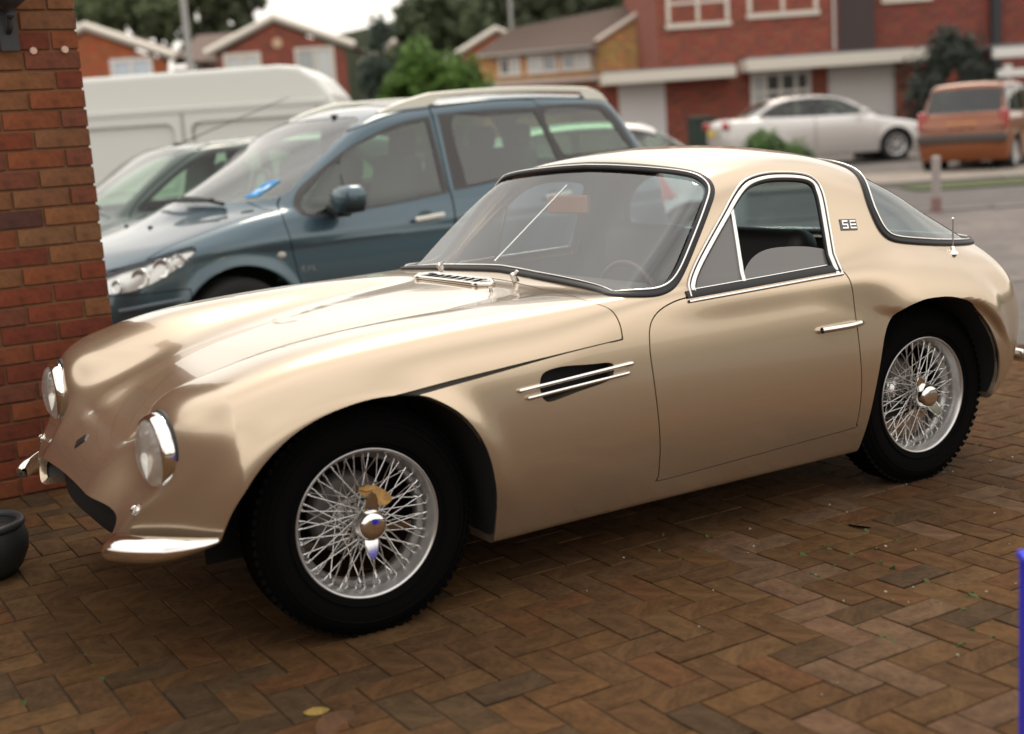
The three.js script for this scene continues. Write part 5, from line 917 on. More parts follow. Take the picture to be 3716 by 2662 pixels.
  buildCar(far, { ...salC, cell: 0.045, doors: [], rear: [3.05, 1.5, 0.2], x1: 3.4, tail: [[0.2, 3.2], [0.5, 3.3], [0.75, 3.3], [1.0, 3.24], [1.1, 3.16]], back: [[0, 1.0], [0.55, 1.0], [0.66, 1.06], [0.6, 1.32], [0, 1.38]] }, silver, { wheel: wh, glass: phys(0.7, 0.8, 0.72, 0, { transmission: 1, thickness: 0, ior: 1.8 }), cloth: std(0.3, 0.3, 0.28, 0.9) });
}
// ---- the white van at the back of the drive
{
  const [vx, , vz] = uw(-1.93, 14.5), van = thing('panel_van', 'white high-roofed panel van parked beyond the cars at the left', 'van', [vx, riseAt(14.5) - 0.11, vz], YAW - 0.01);
  const white = phys(0.72, 0.73, 0.69, 0.4, { clearcoat: 0.6, clearcoatRoughness: 0.15 });
  // local axes: x to the right (the front), y up, z towards us; the near side is z = 0
  const prof = (y0) => [[-4.7, y0], [-4.72, 1.2], [-4.70, 1.9], [-4.62, 2.16, 0], [-4.4, 2.20], [-0.42, 2.215], [-0.22, 2.19], [-0.02, 2.06], [0.14, 1.86], [0.52, 1.32], [0.75, 1.12], [1.15, 0.98], [1.28, 0.8], [1.30, y0]];
  const wheelCut = (cx) => { const o = []; for (let i = 0; i <= 16; i++) { const a = Math.PI - i / 16 * Math.PI; o.push([cx + 0.40 * Math.cos(a), 0.35 + 0.40 * Math.sin(a)]); } return o; };
  const outline = [...prof(0.35).slice(0, -1), [1.30, 0.35], ...wheelCut(0.62).reverse(), ...wheelCut(-3.6).reverse()];
  const hull = extrude(outline, 1.86, 0.0); // side sheets and roof
  // lower box to the gutter, and a narrower top above it
  const low = outline.map(([x, y]) => [x, Math.min(y, 1.835)]), key = [];
  for (const q of low) if (!key.length || Math.hypot(q[0] - key[key.length - 1][0], q[1] - key[key.length - 1][1]) > 0.004) key.push(q);
  const recess = (x0, x1, y0, y1, r = 0.10) => { const o = []; for (const [cx, cy, a0] of [[x1 - r, y1 - r, 0], [x0 + r, y1 - r, Math.PI / 2], [x0 + r, y0 + r, Math.PI], [x1 - r, y0 + r, Math.PI * 1.5]]) for (let i = 0; i <= 6; i++) { const a = a0 + i / 6 * Math.PI / 2; o.push([cx + r * Math.cos(a), cy + r * Math.sin(a)]); } return o; };
  const panels = [[-2.80, -1.60], [-1.42, -0.06], [-4.2, -2.98]];
  part('body', [extrude(key, 0.03, 0.004, panels.map(([a, b]) => recess(a, b, 0.95, 1.70))).translate(0, 0, -0.04), extrude(key, 1.78, 0.01).translate(0, 0, -1.88)], white, van);
  for (const [a, b] of panels) { part('pressed_panel', extrude(recess(a + 0.028, b - 0.028, 0.978, 1.672, 0.08), 0.010, 0.008), white, van).position.z = -0.075; }
  const topOut = [[-4.66, 1.855], [-4.66, 1.92], [-4.60, 2.14], [-4.4, 2.19], [-0.42, 2.205], [-0.22, 2.18], [-0.04, 2.06], [0.10, 1.88], [0.11, 1.855]];
  part('high_roof', extrude(topOut, 1.66, 0.05).translate(0, 0, -1.80), white, van);
  part('gutter', [rbox(4.78, 0.045, 0.035, 0.012, [-2.32, 1.848, -0.005]), rbox(4.75, 0.022, 0.02, 0.008, [-2.30, 1.815, 0.002])], white, van);
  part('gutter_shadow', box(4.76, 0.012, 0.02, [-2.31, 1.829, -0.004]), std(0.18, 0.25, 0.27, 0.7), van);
  for (const x of [-1.515, -1.49]) part('panel_seam', box(0.010, 1.25, 0.012, [x, 1.18, -0.004]), std(0.35, 0.36, 0.34, 0.7), van);
  part('door_handle', rbox(0.16, 0.04, 0.03, 0.012, [-0.28, 1.02, 0.004]), M.blackPlastic, van); part('rub_strip', rbox(3.6, 0.12, 0.025, 0.01, [-1.9, 0.72, 0.004]), std(0.05, 0.05, 0.05, 0.6), van); part('door_seam', box(0.010, 1.25, 0.012, [-0.02, 1.18, -0.004]), std(0.35, 0.36, 0.34, 0.7), van);
  part('side_window', extrude([[0.10, 1.15], [0.12, 1.70], [0.22, 1.70], [0.52, 1.28], [0.60, 1.15]], 0.012).translate(0, 0, -0.006), M.tint, van);
  const tw = dishWheel(0.33, 0.2, 0.1);
  for (const cx of [0.62, -3.6]) { const w = new THREE.Group(); w.name = 'wheel'; w.position.set(cx, 0.33, -0.12); van.add(w); part('tyre', tw.tyre, wheelTyre, w); part('wheel_trim', tw.disc, alloy, w); part('wheel_back', tw.back, dimMetal, w); }
}
// ---------------------------------------------------------------- houses across the road (each stands square to its own front; x right, y up, z towards the road)
{
  const brickTex = (a, b, m, seed) => canvasTex(256, 256, (g, w, h) => {
    g.fillStyle = m; g.fillRect(0, 0, w, h); let s = seed; const r = () => { s = (s * 16807) % 2147483647; return s / 2147483647; };
    for (let j = 0; j < 12; j++) for (let i = -1; i < 5; i++) { const t = r(), c = a.map((v, k) => Math.round(lerp(v, b[k], t) * (0.85 + 0.3 * r()))); g.fillStyle = `rgb(${c})`; g.fillRect(i * 56 + (j % 2) * 28 + 3, j * 21.33 + 2.2, 50, 17); }
  });
  const red = std(1, 1, 1, 0.9, { map: brickTex([120, 52, 40], [146, 70, 54], '#8d6a5c', 11) }), yellow = std(1, 1, 1, 0.9, { map: brickTex([186, 138, 84], [206, 160, 104], '#b79c78', 23) }), orangeBrick = std(1, 1, 1, 0.9, { map: brickTex([150, 70, 38], [170, 86, 48], '#9a6f55', 31) });
  const uvBox = (w, h, d, p) => { const g = box(w, h, d, p), q = g.attributes.position, n = g.attributes.normal, uv = g.attributes.uv; for (let i = 0; i < uv.count; i++) uv.setXY(i, (Math.abs(n.getX(i)) > 0.5 ? q.getZ(i) : q.getX(i)) / 1.02, (Math.abs(n.getY(i)) > 0.5 ? q.getZ(i) : q.getY(i)) / 0.9); return g; };
  const uvExt = (g) => { const q = g.attributes.position, n = g.attributes.normal, uv = g.attributes.uv; for (let i = 0; i < uv.count; i++) uv.setXY(i, (Math.abs(n.getX(i)) > 0.5 ? q.getZ(i) : q.getX(i)) / 1.02, q.getY(i) / 0.9); return g; };
  const cream = std(0.70, 0.65, 0.57, 0.6), white = std(0.76, 0.74, 0.71, 0.6), roofMat = std(0.165, 0.118, 0.098, 0.9), pane = phys(0.30, 0.33, 0.34, 0.05, { clearcoat: 1 }), paneDark = phys(0.06, 0.055, 0.06, 0.08, { clearcoat: 1 }), net = phys(0.55, 0.58, 0.58, 0.25, { clearcoat: 1 }), blueNet = phys(0.52, 0.60, 0.68, 0.2, { clearcoat: 1 }), felt = std(0.24, 0.245, 0.26, 0.9);
  const house = (label, u, w, turn, cat = 'house') => thing('house', label, cat, uw(u, w, 0), YAW + turn);
  function windowPart(h, x0, x1, y0, y1, z, glassMat, bars = 1, mid = 0, f = 0.07, mat = cream, d = 0.08) {
    const w = new THREE.Group(); w.name = 'window'; w.position.set((x0 + x1) / 2, (y0 + y1) / 2, z); h.add(w); const W = x1 - x0, H = y1 - y0;
    const fr = [box(W, f, d, [0, H / 2 - f / 2, 0]), box(W + 0.08, f * 1.3, d + 0.06, [0, -H / 2, 0.02]), box(f, H - 2 * f, d, [-W / 2 + f / 2, 0, 0]), box(f, H - 2 * f, d, [W / 2 - f / 2, 0, 0])];
    for (let i = 1; i <= bars; i++) fr.push(box(f * 0.9, H - 2 * f, d - 0.01, [-W / 2 + W * i / (bars + 1), 0, -0.003])); if (mid) fr.push(box(W - 2 * f, f * 0.8, d - 0.02, [0, H / 2 - mid, -0.005]));
    part('frame', fr, mat, w);
    for (let i = 0; i <= bars; i++) part('pane', box(W / (bars + 1) - f, H - f, 0.012, [-W / 2 + W * (i + 0.5) / (bars + 1), 0, -0.02]), Array.isArray(glassMat) ? glassMat[i % glassMat.length] : glassMat, w);
    return w;
  }
  const tileRows = (name, h, x0, x1, yE, zE, yR, zR, mat, rows = 9) => { // a pitched slope of overlapping courses
    const L = Math.hypot(yR - yE, zR - zE), a = Math.atan2(yR - yE, zE - zR), g = []; for (let i = 0; i < rows; i++) g.push(box(x1 - x0, 0.035, L / rows * 1.12, [(x0 + x1) / 2, 0, 0]).rotateX(a - 0.03).translate(0, lerp(yE, yR, (i + 0.5) / rows) + 0.02, lerp(zE, zR, (i + 0.5) / rows)));
    return part(name, g, mat, h);
  };
  // ---- red brick terrace, first house: upper windows, flat canopies, garage
  const r1 = house('red brick house with white windows and a long flat canopy behind the silver saloon', 0, 36, 0);
  part('wall', [uvBox(4.9, 6.4, 0.3, [6.95, 3.0, -0.15]), uvBox(0.3, 6.4, 8, [4.65, 3.0, -4.3])], red, r1);
  windowPart(r1, 4.78, 6.47, 3.80, 5.3, 0.0, [net, pane], 1, 0.9, 0.10); windowPart(r1, 6.97, 8.86, 3.93, 5.3, 0.0, [net, net], 1, 0.0, 0.10);
  part('roof', box(5.2, 0.2, 8.6, [6.95, 6.3, -4.1]), roofMat, r1);
  part('gutter', rod([4.6, 6.15, 0.12], [9.4, 6.15, 0.12], 0.06), white, r1); part('downpipe', rod([9.28, 2.9, 0.06], [9.28, 6.1, 0.06], 0.04), std(0.5, 0.48, 0.45, 0.6), r1);
  part('recess_panel', box(1.02, 3.5, 0.05, [9.90, 4.55, -0.06]), std(0.060, 0.042, 0.042, 0.8), r1);
  part('canopy', [box(5.08, 0.30, 1.3, [9.22, 2.60, 0.62])], cream, r1); part('canopy_felt', box(5.0, 0.05, 1.2, [9.22, 2.775, 0.6]), felt, r1);
  windowPart(r1, 6.98, 8.62, 0.45, 2.44, 0.02, [net, paneDark, paneDark, paneDark], 3, 0.55, 0.10, white, 0.12);
  for (let i = 0; i < 3; i++) part('glazing_bar', box(1.5, 0.09, 0.13, [7.80, 0.9 + i * 0.5, 0.02]), white, r1);
  part('brick_pier', uvBox(0.42, 2.3, 0.3, [8.84, 1.30, 0.02]), red, r1); part('brick_pier', uvBox(0.55, 2.3, 0.3, [11.2, 1.30, 0.02]), red, r1);
  const gd = part('garage_door', box(1.84, 2.35, 0.06, [9.98, 1.275, 0.05]), std(0.66, 0.63, 0.62, 0.6), r1); for (let i = 0; i < 9; i++) part('door_rib', box(0.03, 2.25, 0.02, [9.98 - 0.8 + i * 0.2, 1.275, 0.085]), std(0.62, 0.59, 0.58, 0.6), gd);
  // ---- second house of the terrace, to its left, lower part
  const r2 = house('red brick house front with a pale garage door beside the estate\'s tail', 0, 36.02, 0);
  part('wall', [uvBox(1.75, 2.3, 0.3, [5.55, 1.20, -0.14])], red, r2); part('canopy', box(3.5, 0.28, 1.1, [4.66, 2.50, 0.56]), cream, r2); part('canopy_felt', box(3.4, 0.05, 1.0, [4.66, 2.665, 0.5]), felt, r2);
  part('side_wall', uvBox(1.3, 2.3, 0.3, [2.72, 1.20, -0.14]), red, r2);
  const g2 = part('garage_door', box(1.26, 2.3, 0.06, [4.02, 1.25, 0.02]), std(0.68, 0.65, 0.65, 0.6), r2); for (let i = 0; i < 6; i++) part('door_rib', box(0.03, 2.2, 0.02, [3.5 + i * 0.2, 1.25, 0.055]), std(0.64, 0.61, 0.61, 0.6), g2);
  // ---- third red house at the far right
  const r3 = house('red brick house at the far right behind the dark hedge and orange car', 0, 36.3, 0);
  part('wall', uvBox(5.2, 6.4, 0.3, [13.0, 3.0, -0.15]), std(0.80, 0.78, 0.82, 0.9, { map: red.map }), r3); windowPart(r3, 10.7, 12.0, 4.12, 5.2, 0.0, net, 1, 0, 0.09); part('roof', box(5.4, 0.2, 8, [13.0, 6.3, -4]), roofMat, r3);
  part('downpipe', rod([13.75, 0.3, 0.1], [13.75, 6.2, 0.1], 0.16), std(0.03, 0.03, 0.035, 0.6), r3);
  // ---- yellow brick house with brown roof; the gable end closes it at the right
  const y = house('yellow brick house with a long brown tiled roof, left of the red terrace', 0, 41, 0.0);
  part('wall', [uvBox(3.5, 3.6, 0.3, [1.40, 1.75, 0.0])], yellow, y);
  part('gable_wall', uvExt(extrude([[3.15, 0], [3.15, 3.70], [5.75, 5.15], [5.75, 0]], 0.25).translate(0, 0, -0.1)), yellow, y);
  part('fascia', [box(3.7, 0.14, 0.12, [1.42, 3.62, 0.42])], std(0.22, 0.19, 0.17, 0.8), y);
  { const E0 = V(-0.45, 3.66, 0.5), E1 = V(3.12, 3.74, 0.5), R0 = V(0.70, 4.60, -2.9), R1 = V(5.75, 5.22, -2.9), p = [], t = [], rows = 12;
    for (let i = 0; i < rows; i++) { const a = i / rows, b = (i + 1.1) / rows, k = p.length / 3; for (const [L, T, dy] of [[E0, R0, 0.05], [E1, R1, 0.05]]) { const lo = L.clone().lerp(T, a), hi = L.clone().lerp(T, b); p.push(lo.x, lo.y, lo.z, lo.x, lo.y + dy, lo.z, hi.x, hi.y + 0.01, hi.z); } t.push(k, k + 3, k + 1, k + 3, k + 4, k + 1, k + 1, k + 4, k + 2, k + 4, k + 5, k + 2); }
    part('roof', toCreasedNormals(rawGeo(p, null, t), 0.4), roofMat, y); part('roof_back', rawGeo([R0.x, R0.y, R0.z, R1.x, R1.y, R1.z, R1.x, 3.6, -6, R0.x, 3.6, -6], null, [0, 1, 2, 0, 2, 3]), roofMat, y); }
  part('verge_board', rod([3.05, 3.72, 0.2], [5.85, 5.28, 0.2], 0.10, 0.10, 4), std(0.62, 0.55, 0.48, 0.7), y);
  windowPart(y, 0.20, 0.86, 3.02, 3.56, 0.17, [paneDark, net], 1, 0, 0.07, white); windowPart(y, 1.08, 2.0, 3.03, 3.58, 0.17, [net, pane], 1, 0, 0.07, white); windowPart(y, 2.12, 3.02, 3.05, 3.62, 0.17, [pane, net], 1, 0, 0.07, white);
  part('gutter', rod([-0.5, 3.60, 0.56], [3.1, 3.68, 0.56], 0.05), std(0.35, 0.32, 0.29, 0.7), y); part('downpipe', rod([3.12, 0.3, 0.22], [3.12, 3.6, 0.22], 0.04), std(0.35, 0.32, 0.29, 0.7), y);
  part('lean_to', box(3.6, 0.12, 1.2, [1.4, 2.72, 0.6]), std(0.62, 0.52, 0.48, 0.8), y);
  // ---- small gable end behind the green shrub
  const sg = house('pale barge board and brown roof of a house behind the bright green shrub', 0, 47, 0);
  part('gable_wall', uvExt(extrude([[-2.6, 0], [-2.6, 3.35], [0.25, 4.7], [3.0, 3.4], [3.0, 0]], 0.2)), orangeBrick, sg); part('verge_board', rod([-2.4, 3.45, 0.28], [0.28, 4.88, 0.28], 0.12, 0.12, 4), cream, sg); part('verge_board', rod([0.2, 4.88, 0.28], [3.1, 3.45, 0.28], 0.09, 0.09, 4), cream, sg); 
  part('roof', [rbox(3.25, 0.1, 7, 0.02, [0, 0, 0]).rotateZ(0.46).translate(-1.2, 4.16, -3.4), rbox(3.3, 0.1, 7, 0.02, [0, 0, 0]).rotateZ(-0.44).translate(1.7, 4.2, -3.4)], roofMat, sg);
  // ---- two gable-ended houses at the left
  function gable(label, u0, apex, u1, yL, yA, yR, w, wallMat, slant, boardR) {
    const h = house(label, 0, w, 0);
    part('gable_wall', uvExt(extrude([[u0 + 0.25, 0], [u0 + 0.25, yL - 0.15], [apex, yA - 0.22], [u1 - 0.25, yR - 0.15], [u1 - 0.25, 0]], 0.25)), wallMat, h);
    part('barge_board', rod([u0 - 0.1, yL, 0.34], [apex + 0.03, yA, 0.34], boardR, boardR, 4), cream, h); part('barge_board', rod([apex - 0.03, yA, 0.36], [u1 + 0.1, yR, 0.36], boardR, boardR, 4), cream, h);
    const a = Math.atan2(yA - yL, apex - u0), b = Math.atan2(yA - yR, u1 - apex), La = Math.hypot(yA - yL, apex - u0), Lb = Math.hypot(yA - yR, u1 - apex);
    part('roof', rbox(La + 0.1, 0.1, 8, 0.02, [0, 0, 0]).rotateZ(a).translate((u0 + apex) / 2, (yL + yA) / 2 + 0.04, -3.7), roofMat, h); part('roof', rbox(Lb + 0.1, 0.1, 8, 0.02, [0, 0, 0]).rotateZ(-b).translate((u1 + apex) / 2, (yR + yA) / 2 + 0.03, -3.7), roofMat, h);
    return h;
  }
  const gl = gable('orange brick gable house with a pale blue window, just right of the brick wall', -14.6, -13.45, -10.65, 5.15, 5.68, 4.5, 45, orangeBrick, 0, 0.15);
  windowPart(gl, -12.78, -11.36, 3.6, 4.55, 0.27, blueNet, 1, 0, 0.12, white);
  const g2h = gable('red brick gable house with cream barge boards and a round plaque, above the white van', -9.45, -7.16, -4.65, 4.52, 5.56, 4.48, 45, red, 0, 0.14);
  windowPart(g2h, -8.98, -7.72, 3.3, 4.48, 0.27, net, 1, 0, 0.12, cream); windowPart(g2h, -6.58, -5.26, 2.9, 4.52, 0.27, [pane, net], 1, 0, 0.10, cream);
  part('plaque', place(new THREE.CylinderGeometry(0.17, 0.17, 0.06, 28), [-7.12, 4.72, 0.30], [Math.PI / 2, 0, 0]), std(0.62, 0.42, 0.28, 0.8), g2h);
  part('side_roof', rbox(3.6, 0.1, 4.5, 0.02, [0, 0, 0]).rotateX(0.28).translate(-9.3, 5.0, -3.6), roofMat, g2h);
  part('side_wall', uvBox(2.2, 4.2, 0.2, [-10.1, 2.1, -1.8]), red, g2h);
  part('barge_board', rod([-4.5, 3.9, -0.6], [-3.2, 4.6, -0.6], 0.12, 0.12, 4), cream, g2h);
  // ---- white framed porch at the right edge
  const porch = thing('porch', 'white timber porch frame at the right edge above the orange car', 'porch', uw(0, 32, 0), YAW);
  for (const [n, w, h, x, yy] of [['cross_beam', 1.4, 0.24, 12.75, 2.40], ['cross_beam', 1.3, 0.18, 12.8, 1.91], ['post', 0.20, 1.75, 12.46, 1.25], ['post', 0.22, 1.75, 13.3, 1.25]]) part(n, rbox(w, h, 0.16, 0.015, [x, yy, n === 'post' ? -0.09 : 0.08]), white, porch);
  part('porch_roof', box(1.6, 0.06, 1.3, [12.8, 2.56, -0.5]), felt, porch);
  // ---- wheelie bin by the garage
  const bin = thing('wheelie_bin', 'dark green wheelie bin standing by the brick house left of the silver saloon', 'bin', uw(5.12, 33, 0.30), YAW + 0.2);
  const green = std(0.018, 0.036, 0.026, 0.55);
  part('tub', (() => { const g = new RoundedBoxGeometry(0.56, 0.95, 0.6, 2, 0.04), p = g.attributes.position; for (let i = 0; i < p.count; i++) { const s = 0.86 + 0.14 * (p.getY(i) / 0.95 + 0.5); p.setX(i, p.getX(i) * s); p.setZ(i, p.getZ(i) * s); } g.computeVertexNormals(); return g.translate(0, 0.52, 0); })(), green, bin); part('lid', rbox(0.6, 0.07, 0.66, 0.03, [0, 1.03, 0.02], [0.05, 0, 0], 3), green, bin);
  for (const s of [1, -1]) part('bin_wheel', place(new THREE.CylinderGeometry(0.1, 0.1, 0.05, 20), [s * 0.27, 0.1, -0.26], [0, 0, Math.PI / 2]), M.rubber, bin);
  // ---- lamp posts and the little post by the road
  const lampPost = (label, u, w, top, r) => { const o = thing('lamp_post', label, 'lamp post', uw(u, w, riseAt(w) - 0.05), YAW); part('column', [rod([0, 0, 0], [0, 1.4, 0], r * 1.5, r * 1.4, 16), rod([0, 1.4, 0], [0, top, 0], r, r * 0.75, 16)], std(0.36, 0.36, 0.35, 0.6), o); part('door', rbox(0.1, 0.5, 0.02, 0.01, [0, 0.8, r * 1.45]), std(0.33, 0.33, 0.32, 0.6), o); part('lantern', rbox(0.5, 0.14, 0.22, 0.06, [0.3, top, 0], [0, 0, 0.1], 3), std(0.45, 0.45, 0.44, 0.5), o); return o; };
  lampPost('tall grey lamp post rising behind the white van', -6.78, 30, 6.5, 0.085); lampPost('thin pale lamp post in front of the far trees above the yellow house', 0.76, 46, 8, 0.07);
  const [bx, by, bz] = uw(5.08, 15.2, 0.0), post = thing('bollard', 'short pale post with a red foot at the road edge behind the coupe', 'bollard', [bx, riseAt(15.2) - 0.1, bz], YAW);
  part('shaft', rod([0, 0.26, 0], [0, 0.72, 0], 0.055, 0.05, 20), std(0.34, 0.30, 0.285, 0.7), post); part('cap', place(new THREE.SphereGeometry(0.052, 18, 10), [0, 0.72, 0], [0, 0, 0], [1, 0.5, 1]), std(0.36, 0.32, 0.30, 0.7), post); part('foot', rod([0, 0.0, 0], [0, 0.26, 0], 0.062, 0.058, 20), std(0.24, 0.14, 0.125, 0.7), post);
}
// ---------------------------------------------------------------- trees and shrubs: tapered trunk, limbs, and leaves spread through the crown in clumps
function foliage(blobs, count, size, dens = 1) {
  const p = [], n = [], t = [];
  let total = 0; const wts = blobs.map((b) => { total += b[3] * b[4] * b[5]; return total; });
  for (let i = 0; i < count; i++) {
    const q = rnd(0, total), b = blobs[wts.findIndex((w) => w >= q)], th = rnd(0, Math.PI * 2), c = rnd(-1, 1), s = Math.sqrt(1 - c * c), d = [s * Math.cos(th), c, s * Math.sin(th)], lump = 0.78 + 0.45 * noiseGen.noise(d[0] * 2.6 + b[0], d[1] * 2.6 + b[1], d[2] * 2.6), r = lump * Math.cbrt(rnd(0.25, 1));
    const x = b[0] + d[0] * r * b[3], y = b[1] + d[1] * r * b[4], z = b[2] + d[2] * r * b[5]; if (noiseGen.noise(x * 1.7, y * 1.7, z * 1.7) < -0.22 * dens) continue;
    const S = size * rnd(0.6, 1.4), u = V(rnd(-1, 1), rnd(-1, 1), rnd(-1, 1)).normalize(), v = V(d[0], d[1] + 0.5, d[2]).cross(u).normalize(), w = u.clone().multiplyScalar(S), o = v.multiplyScalar(S * 0.55), k = p.length / 3;
    p.push(x - w.x, y - w.y, z - w.z, x + o.x, y + o.y, z + o.z, x + w.x, y + w.y, z + w.z, x - o.x, y - o.y, z - o.z); t.push(k, k + 1, k + 2, k, k + 2, k + 3);
  }
  return rawGeo(p, null, t);
}
const bark = std(0.075, 0.058, 0.045, 0.95), leafMat = (r, g, b) => phys(r, g, b, 0.75, { transmission: 0.28, thickness: 0, side: THREE.DoubleSide });
function tree(name, label, cat, u, w, blobs, trunkH, r, leaves, size, c, group) {
  const o = thing(name, label, cat, uw(u, w, riseAt(w) - 0.1), YAW, group), limbs = [rod([0, 0, 0], [0.02, trunkH, 0], r, r * 0.62, 10)];
  for (const b of blobs) limbs.push(rod([0.02, trunkH * 0.8, 0], [b[0] * 0.8, b[1], b[2] * 0.8], r * 0.45, r * 0.12, 7));
  part('trunk', limbs, bark, o);
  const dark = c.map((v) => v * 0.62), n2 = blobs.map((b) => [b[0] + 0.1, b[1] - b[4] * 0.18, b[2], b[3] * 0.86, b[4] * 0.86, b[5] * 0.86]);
  part('crown', foliage(blobs, leaves, size), leafMat(...c), o); part('shaded_inner_crown', foliage(n2, Math.round(leaves * 0.6), size * 1.15, 0.5), leafMat(...dark), o);  // inner, lower leaves are coloured darker to stand for shade in the crown
  return o;
}
tree('broadleaf_tree', 'dark leafy tree behind the orange gable, left of the lamp post', 'tree', -13.3, 54, [[0, 6.6, 0, 1.8, 1.5, 1.6], [-2.2, 6.9, 0.4, 1.7, 1.6, 1.5], [1.6, 7.6, 0, 1.6, 1.4, 1.5], [-0.6, 8.6, 0, 2.0, 1.3, 1.6]], 5.2, 0.28, 9000, 0.17, [0.119, 0.157, 0.061]);
tree('broadleaf_tree', 'dense dark tree behind the lamp post above the white van', 'tree', -10.9, 56, [[0, 6.2, 0, 1.3, 1.8, 1.4], [-0.6, 8.1, 0, 1.6, 1.5, 1.5], [0.9, 7.6, 0.3, 1.3, 1.3, 1.2], [-1.0, 5.2, 0, 1.3, 1.2, 1.3]], 4.6, 0.26, 10000, 0.17, [0.109, 0.138, 0.066]);
tree('broadleaf_tree', 'tall dark tree standing behind the roofs left of the yellow house', 'tree', -3.1, 60, [[0, 5.6, 0, 1.6, 1.8, 1.6], [0.9, 6.9, 0, 1.7, 1.4, 1.6], [2.2, 6.0, 0.4, 1.7, 1.8, 1.6], [-1.0, 4.6, 0, 1.5, 1.5, 1.4]], 4.2, 0.28, 10000, 0.18, [0.104, 0.142, 0.061]);
tree('broadleaf_tree', 'wide dark tree rising behind the long brown roof', 'tree', 2.0, 61, [[-1.6, 6.3, 0, 1.9, 1.8, 1.6], [1.2, 6.6, 0, 2.1, 1.7, 1.7], [0, 7.8, 0, 2.2, 1.2, 1.7], [-0.2, 4.9, 0, 2.4, 1.4, 1.6]], 4.4, 0.3, 12000, 0.18, [0.109, 0.132, 0.066]);
tree('broadleaf_tree', 'dark tree behind the right end of the brown roof', 'tree', 6.4, 62, [[-1.4, 6.6, 0, 1.9, 1.6, 1.6], [1.0, 6.9, 0, 1.9, 1.6, 1.7], [0, 5.2, 0, 2.3, 1.5, 1.6]], 4.4, 0.3, 9000, 0.18, [0.095, 0.123, 0.051]);
tree('conifer', 'dark blue-green conifer left of the bright green shrub', 'tree', -2.86, 34.5, [[0.05, 3.75, 0, 0.46, 0.75, 0.4], [-0.05, 2.8, 0, 0.72, 0.8, 0.6], [0.12, 1.8, 0, 0.9, 0.85, 0.75], [-0.2, 0.9, 0, 1.0, 0.8, 0.8]], 3.6, 0.11, 11000, 0.06, [0.042, 0.074, 0.049]);
tree('shrub', 'bright green rounded shrub above the estate car\'s roof', 'shrub', -1.45, 32, [[-0.25, 2.95, 0, 0.72, 0.66, 0.6], [0.45, 2.55, 0, 0.85, 0.66, 0.6], [-0.7, 2.2, 0, 0.8, 0.75, 0.6], [1.05, 2.1, 0, 0.65, 0.6, 0.5], [0.1, 1.4, 0, 1.1, 0.9, 0.8]], 1.6, 0.08, 15000, 0.06, [0.105, 0.215, 0.022]);
tree('shrub', 'low dark green shrub in front of the silver saloon', 'shrub', 4.55, 22, [[-0.1, 0.72, 0, 0.42, 0.36, 0.4], [0.35, 0.52, 0, 0.45, 0.34, 0.4], [-0.3, 0.5, 0, 0.4, 0.3, 0.4]], 0.45, 0.03, 6000, 0.035, [0.107, 0.201, 0.051]);
tree('hedge', 'big dark evergreen bush behind the orange people carrier', 'hedge', 11.0, 32.3, [[-0.5, 1.3, 0, 0.75, 1.3, 0.7], [0.5, 1.7, 0, 0.8, 1.3, 0.7], [0.1, 2.4, 0, 0.6, 0.8, 0.6], [0.95, 1.1, 0, 0.7, 1.1, 0.7]], 1.8, 0.1, 12000, 0.06, [0.032, 0.045, 0.030]);
tree('tree_top', 'green tree top beyond the red gable\'s right slope', 'tree', -4.3, 52, [[0, 3.9, 0, 0.9, 0.9, 0.9], [0.6, 3.4, 0, 0.9, 0.8, 0.8]], 3.0, 0.16, 5000, 0.11, [0.130, 0.177, 0.070]);
{ // low ring, unseen behind the lens, placed as a skyline for the coupe's reflections
  const p = [], t = [], n = 120; for (let i = 0; i <= n; i++) { const a = i / n * Math.PI * 2, r = 62, x = CX + r * Math.sin(a), z = CZ + r * Math.cos(a), hgt = 5.4 + 2.6 * noiseGen.noise(Math.sin(a) * 5, Math.cos(a) * 5, 3) + 0.9 * noiseGen.noise(i * 0.7, 2, 8); p.push(x, -2, z, x * 1.02, hgt, z * 1.02, x * 1.3, hgt + 0.5, z * 1.3); }
  for (let i = 0; i < n; i++) for (let j = 0; j < 2; j++) { const a = i * 3 + j; t.push(a, a + 3, a + 1, a + 1, a + 3, a + 4); }
  struct('unseen_skyline', rawGeo(p, null, t), std(0.045, 0.055, 0.03, 0.95));
}
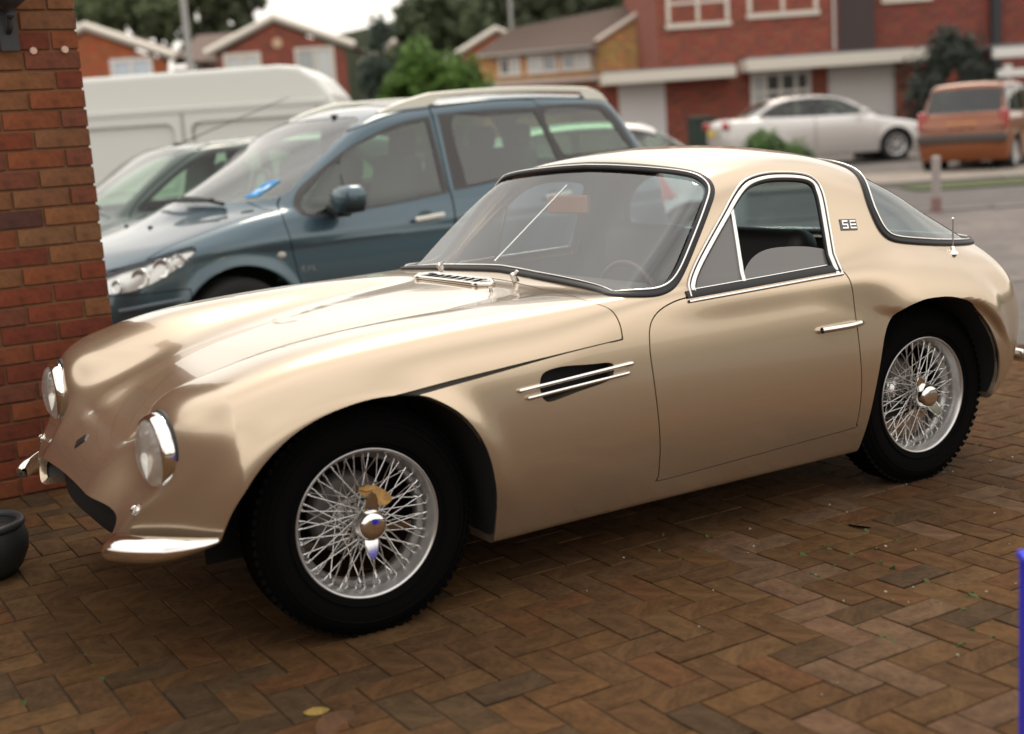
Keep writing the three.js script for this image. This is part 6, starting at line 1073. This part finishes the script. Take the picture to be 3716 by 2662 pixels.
// ---------------------------------------------------------------- leaves and litter
{
  const leafTex = noiseTex(128, (u, v) => { const n = 0.75 + 0.5 * tileNoise(u, v, 5, 4) + 0.3 * tileNoise(u, v, 18, 9); return [0.62 * n, 0.36 * n, 0.12 * n]; });
  const dry = std(1, 1, 1, 0.75, { map: leafTex, side: THREE.DoubleSide }), dryDark = std(0.16, 0.11, 0.09, 0.85, { map: leafTex, side: THREE.DoubleSide });
  function leafGeo(out, bend) { // a curled blade from an outline round its centre
    const p = [0, 0, 0], t = [], uv = [0.5, 0.5], n = out.length; for (const [x, y] of out) { p.push(x, y, bend * (x * x + 1.4 * y * y) * 6 + bend * 0.25 * y); uv.push(0.5 + x * 6, 0.5 + y * 6); } for (let i = 0; i < n; i++) t.push(0, 1 + i, 1 + (i + 1) % n);
    const g = rawGeo(p, null, t); g.setAttribute('uv', new THREE.BufferAttribute(new Float32Array(uv), 2)); return g;
  }
  const L = thing('dry_leaf', 'dry tan leaf caught in the spokes of the front wheel above the hub', 'leaf', [0.022, 0.392, 0.737]);
  part('blade', leafGeo(smoothPoly([[-0.048, 0.036], [-0.020, 0.034], [0.005, 0.024], [0.026, 0.008], [0.042, -0.010], [0.040, -0.022], [0.024, -0.030], [0.004, -0.028], [-0.018, -0.008], [-0.036, 0.004], [-0.052, 0.020]], 3), 0.10), dry, L);
  part('stalk', [tube([[-0.062, 0.040, 0.004], [-0.045, 0.036, 0.006], [-0.020, 0.042, 0.008], [0.004, 0.036, 0.008]], 0.0016), tube([[-0.05, 0.026, 0.003], [-0.03, 0.018, 0.006], [-0.012, 0.020, 0.006]], 0.0012)], std(0.10, 0.055, 0.025, 0.8), L);
  const oval = smoothPoly([[-0.045, 0], [-0.028, 0.018], [0.0, 0.026], [0.026, 0.018], [0.045, 0], [0.026, -0.018], [0, -0.026], [-0.028, -0.018]], 3);
  const F = (label, x, z, mat, s, turn, tilt) => { const f = thing('fallen_leaf', label, 'leaf', [x, 0.004, z], turn); const b = part('blade', leafGeo(oval, 0.12), mat, f); b.rotation.x = -Math.PI / 2 + tilt; b.scale.setScalar(s); const st = part('stalk', tube([[0.042, 0, 0.012], [0.06, 0.004, 0.008], [0.075, 0.002, 0.002]], 0.0014), dryDark, f); st.rotation.x = -Math.PI / 2 + tilt; st.scale.setScalar(s); return f; };
  F('dark crumpled leaf lying on the paving at the bottom edge of the picture', -0.325, 1.165, dryDark, 1.5, 0.5, 0.3);
  F('small yellow leaf beside the dark crumpled leaf at the bottom edge', -0.335, 1.075, std(0.55, 0.6, 0.4, 0.8, { map: leafTex, side: THREE.DoubleSide }), 0.7, -0.4, 0.1);
  F('dark curled leaf on the paving in the right foreground', 1.62, 0.93, dryDark, 0.9, 1.9, 0.25);
}
renderer.render(scene, camera);
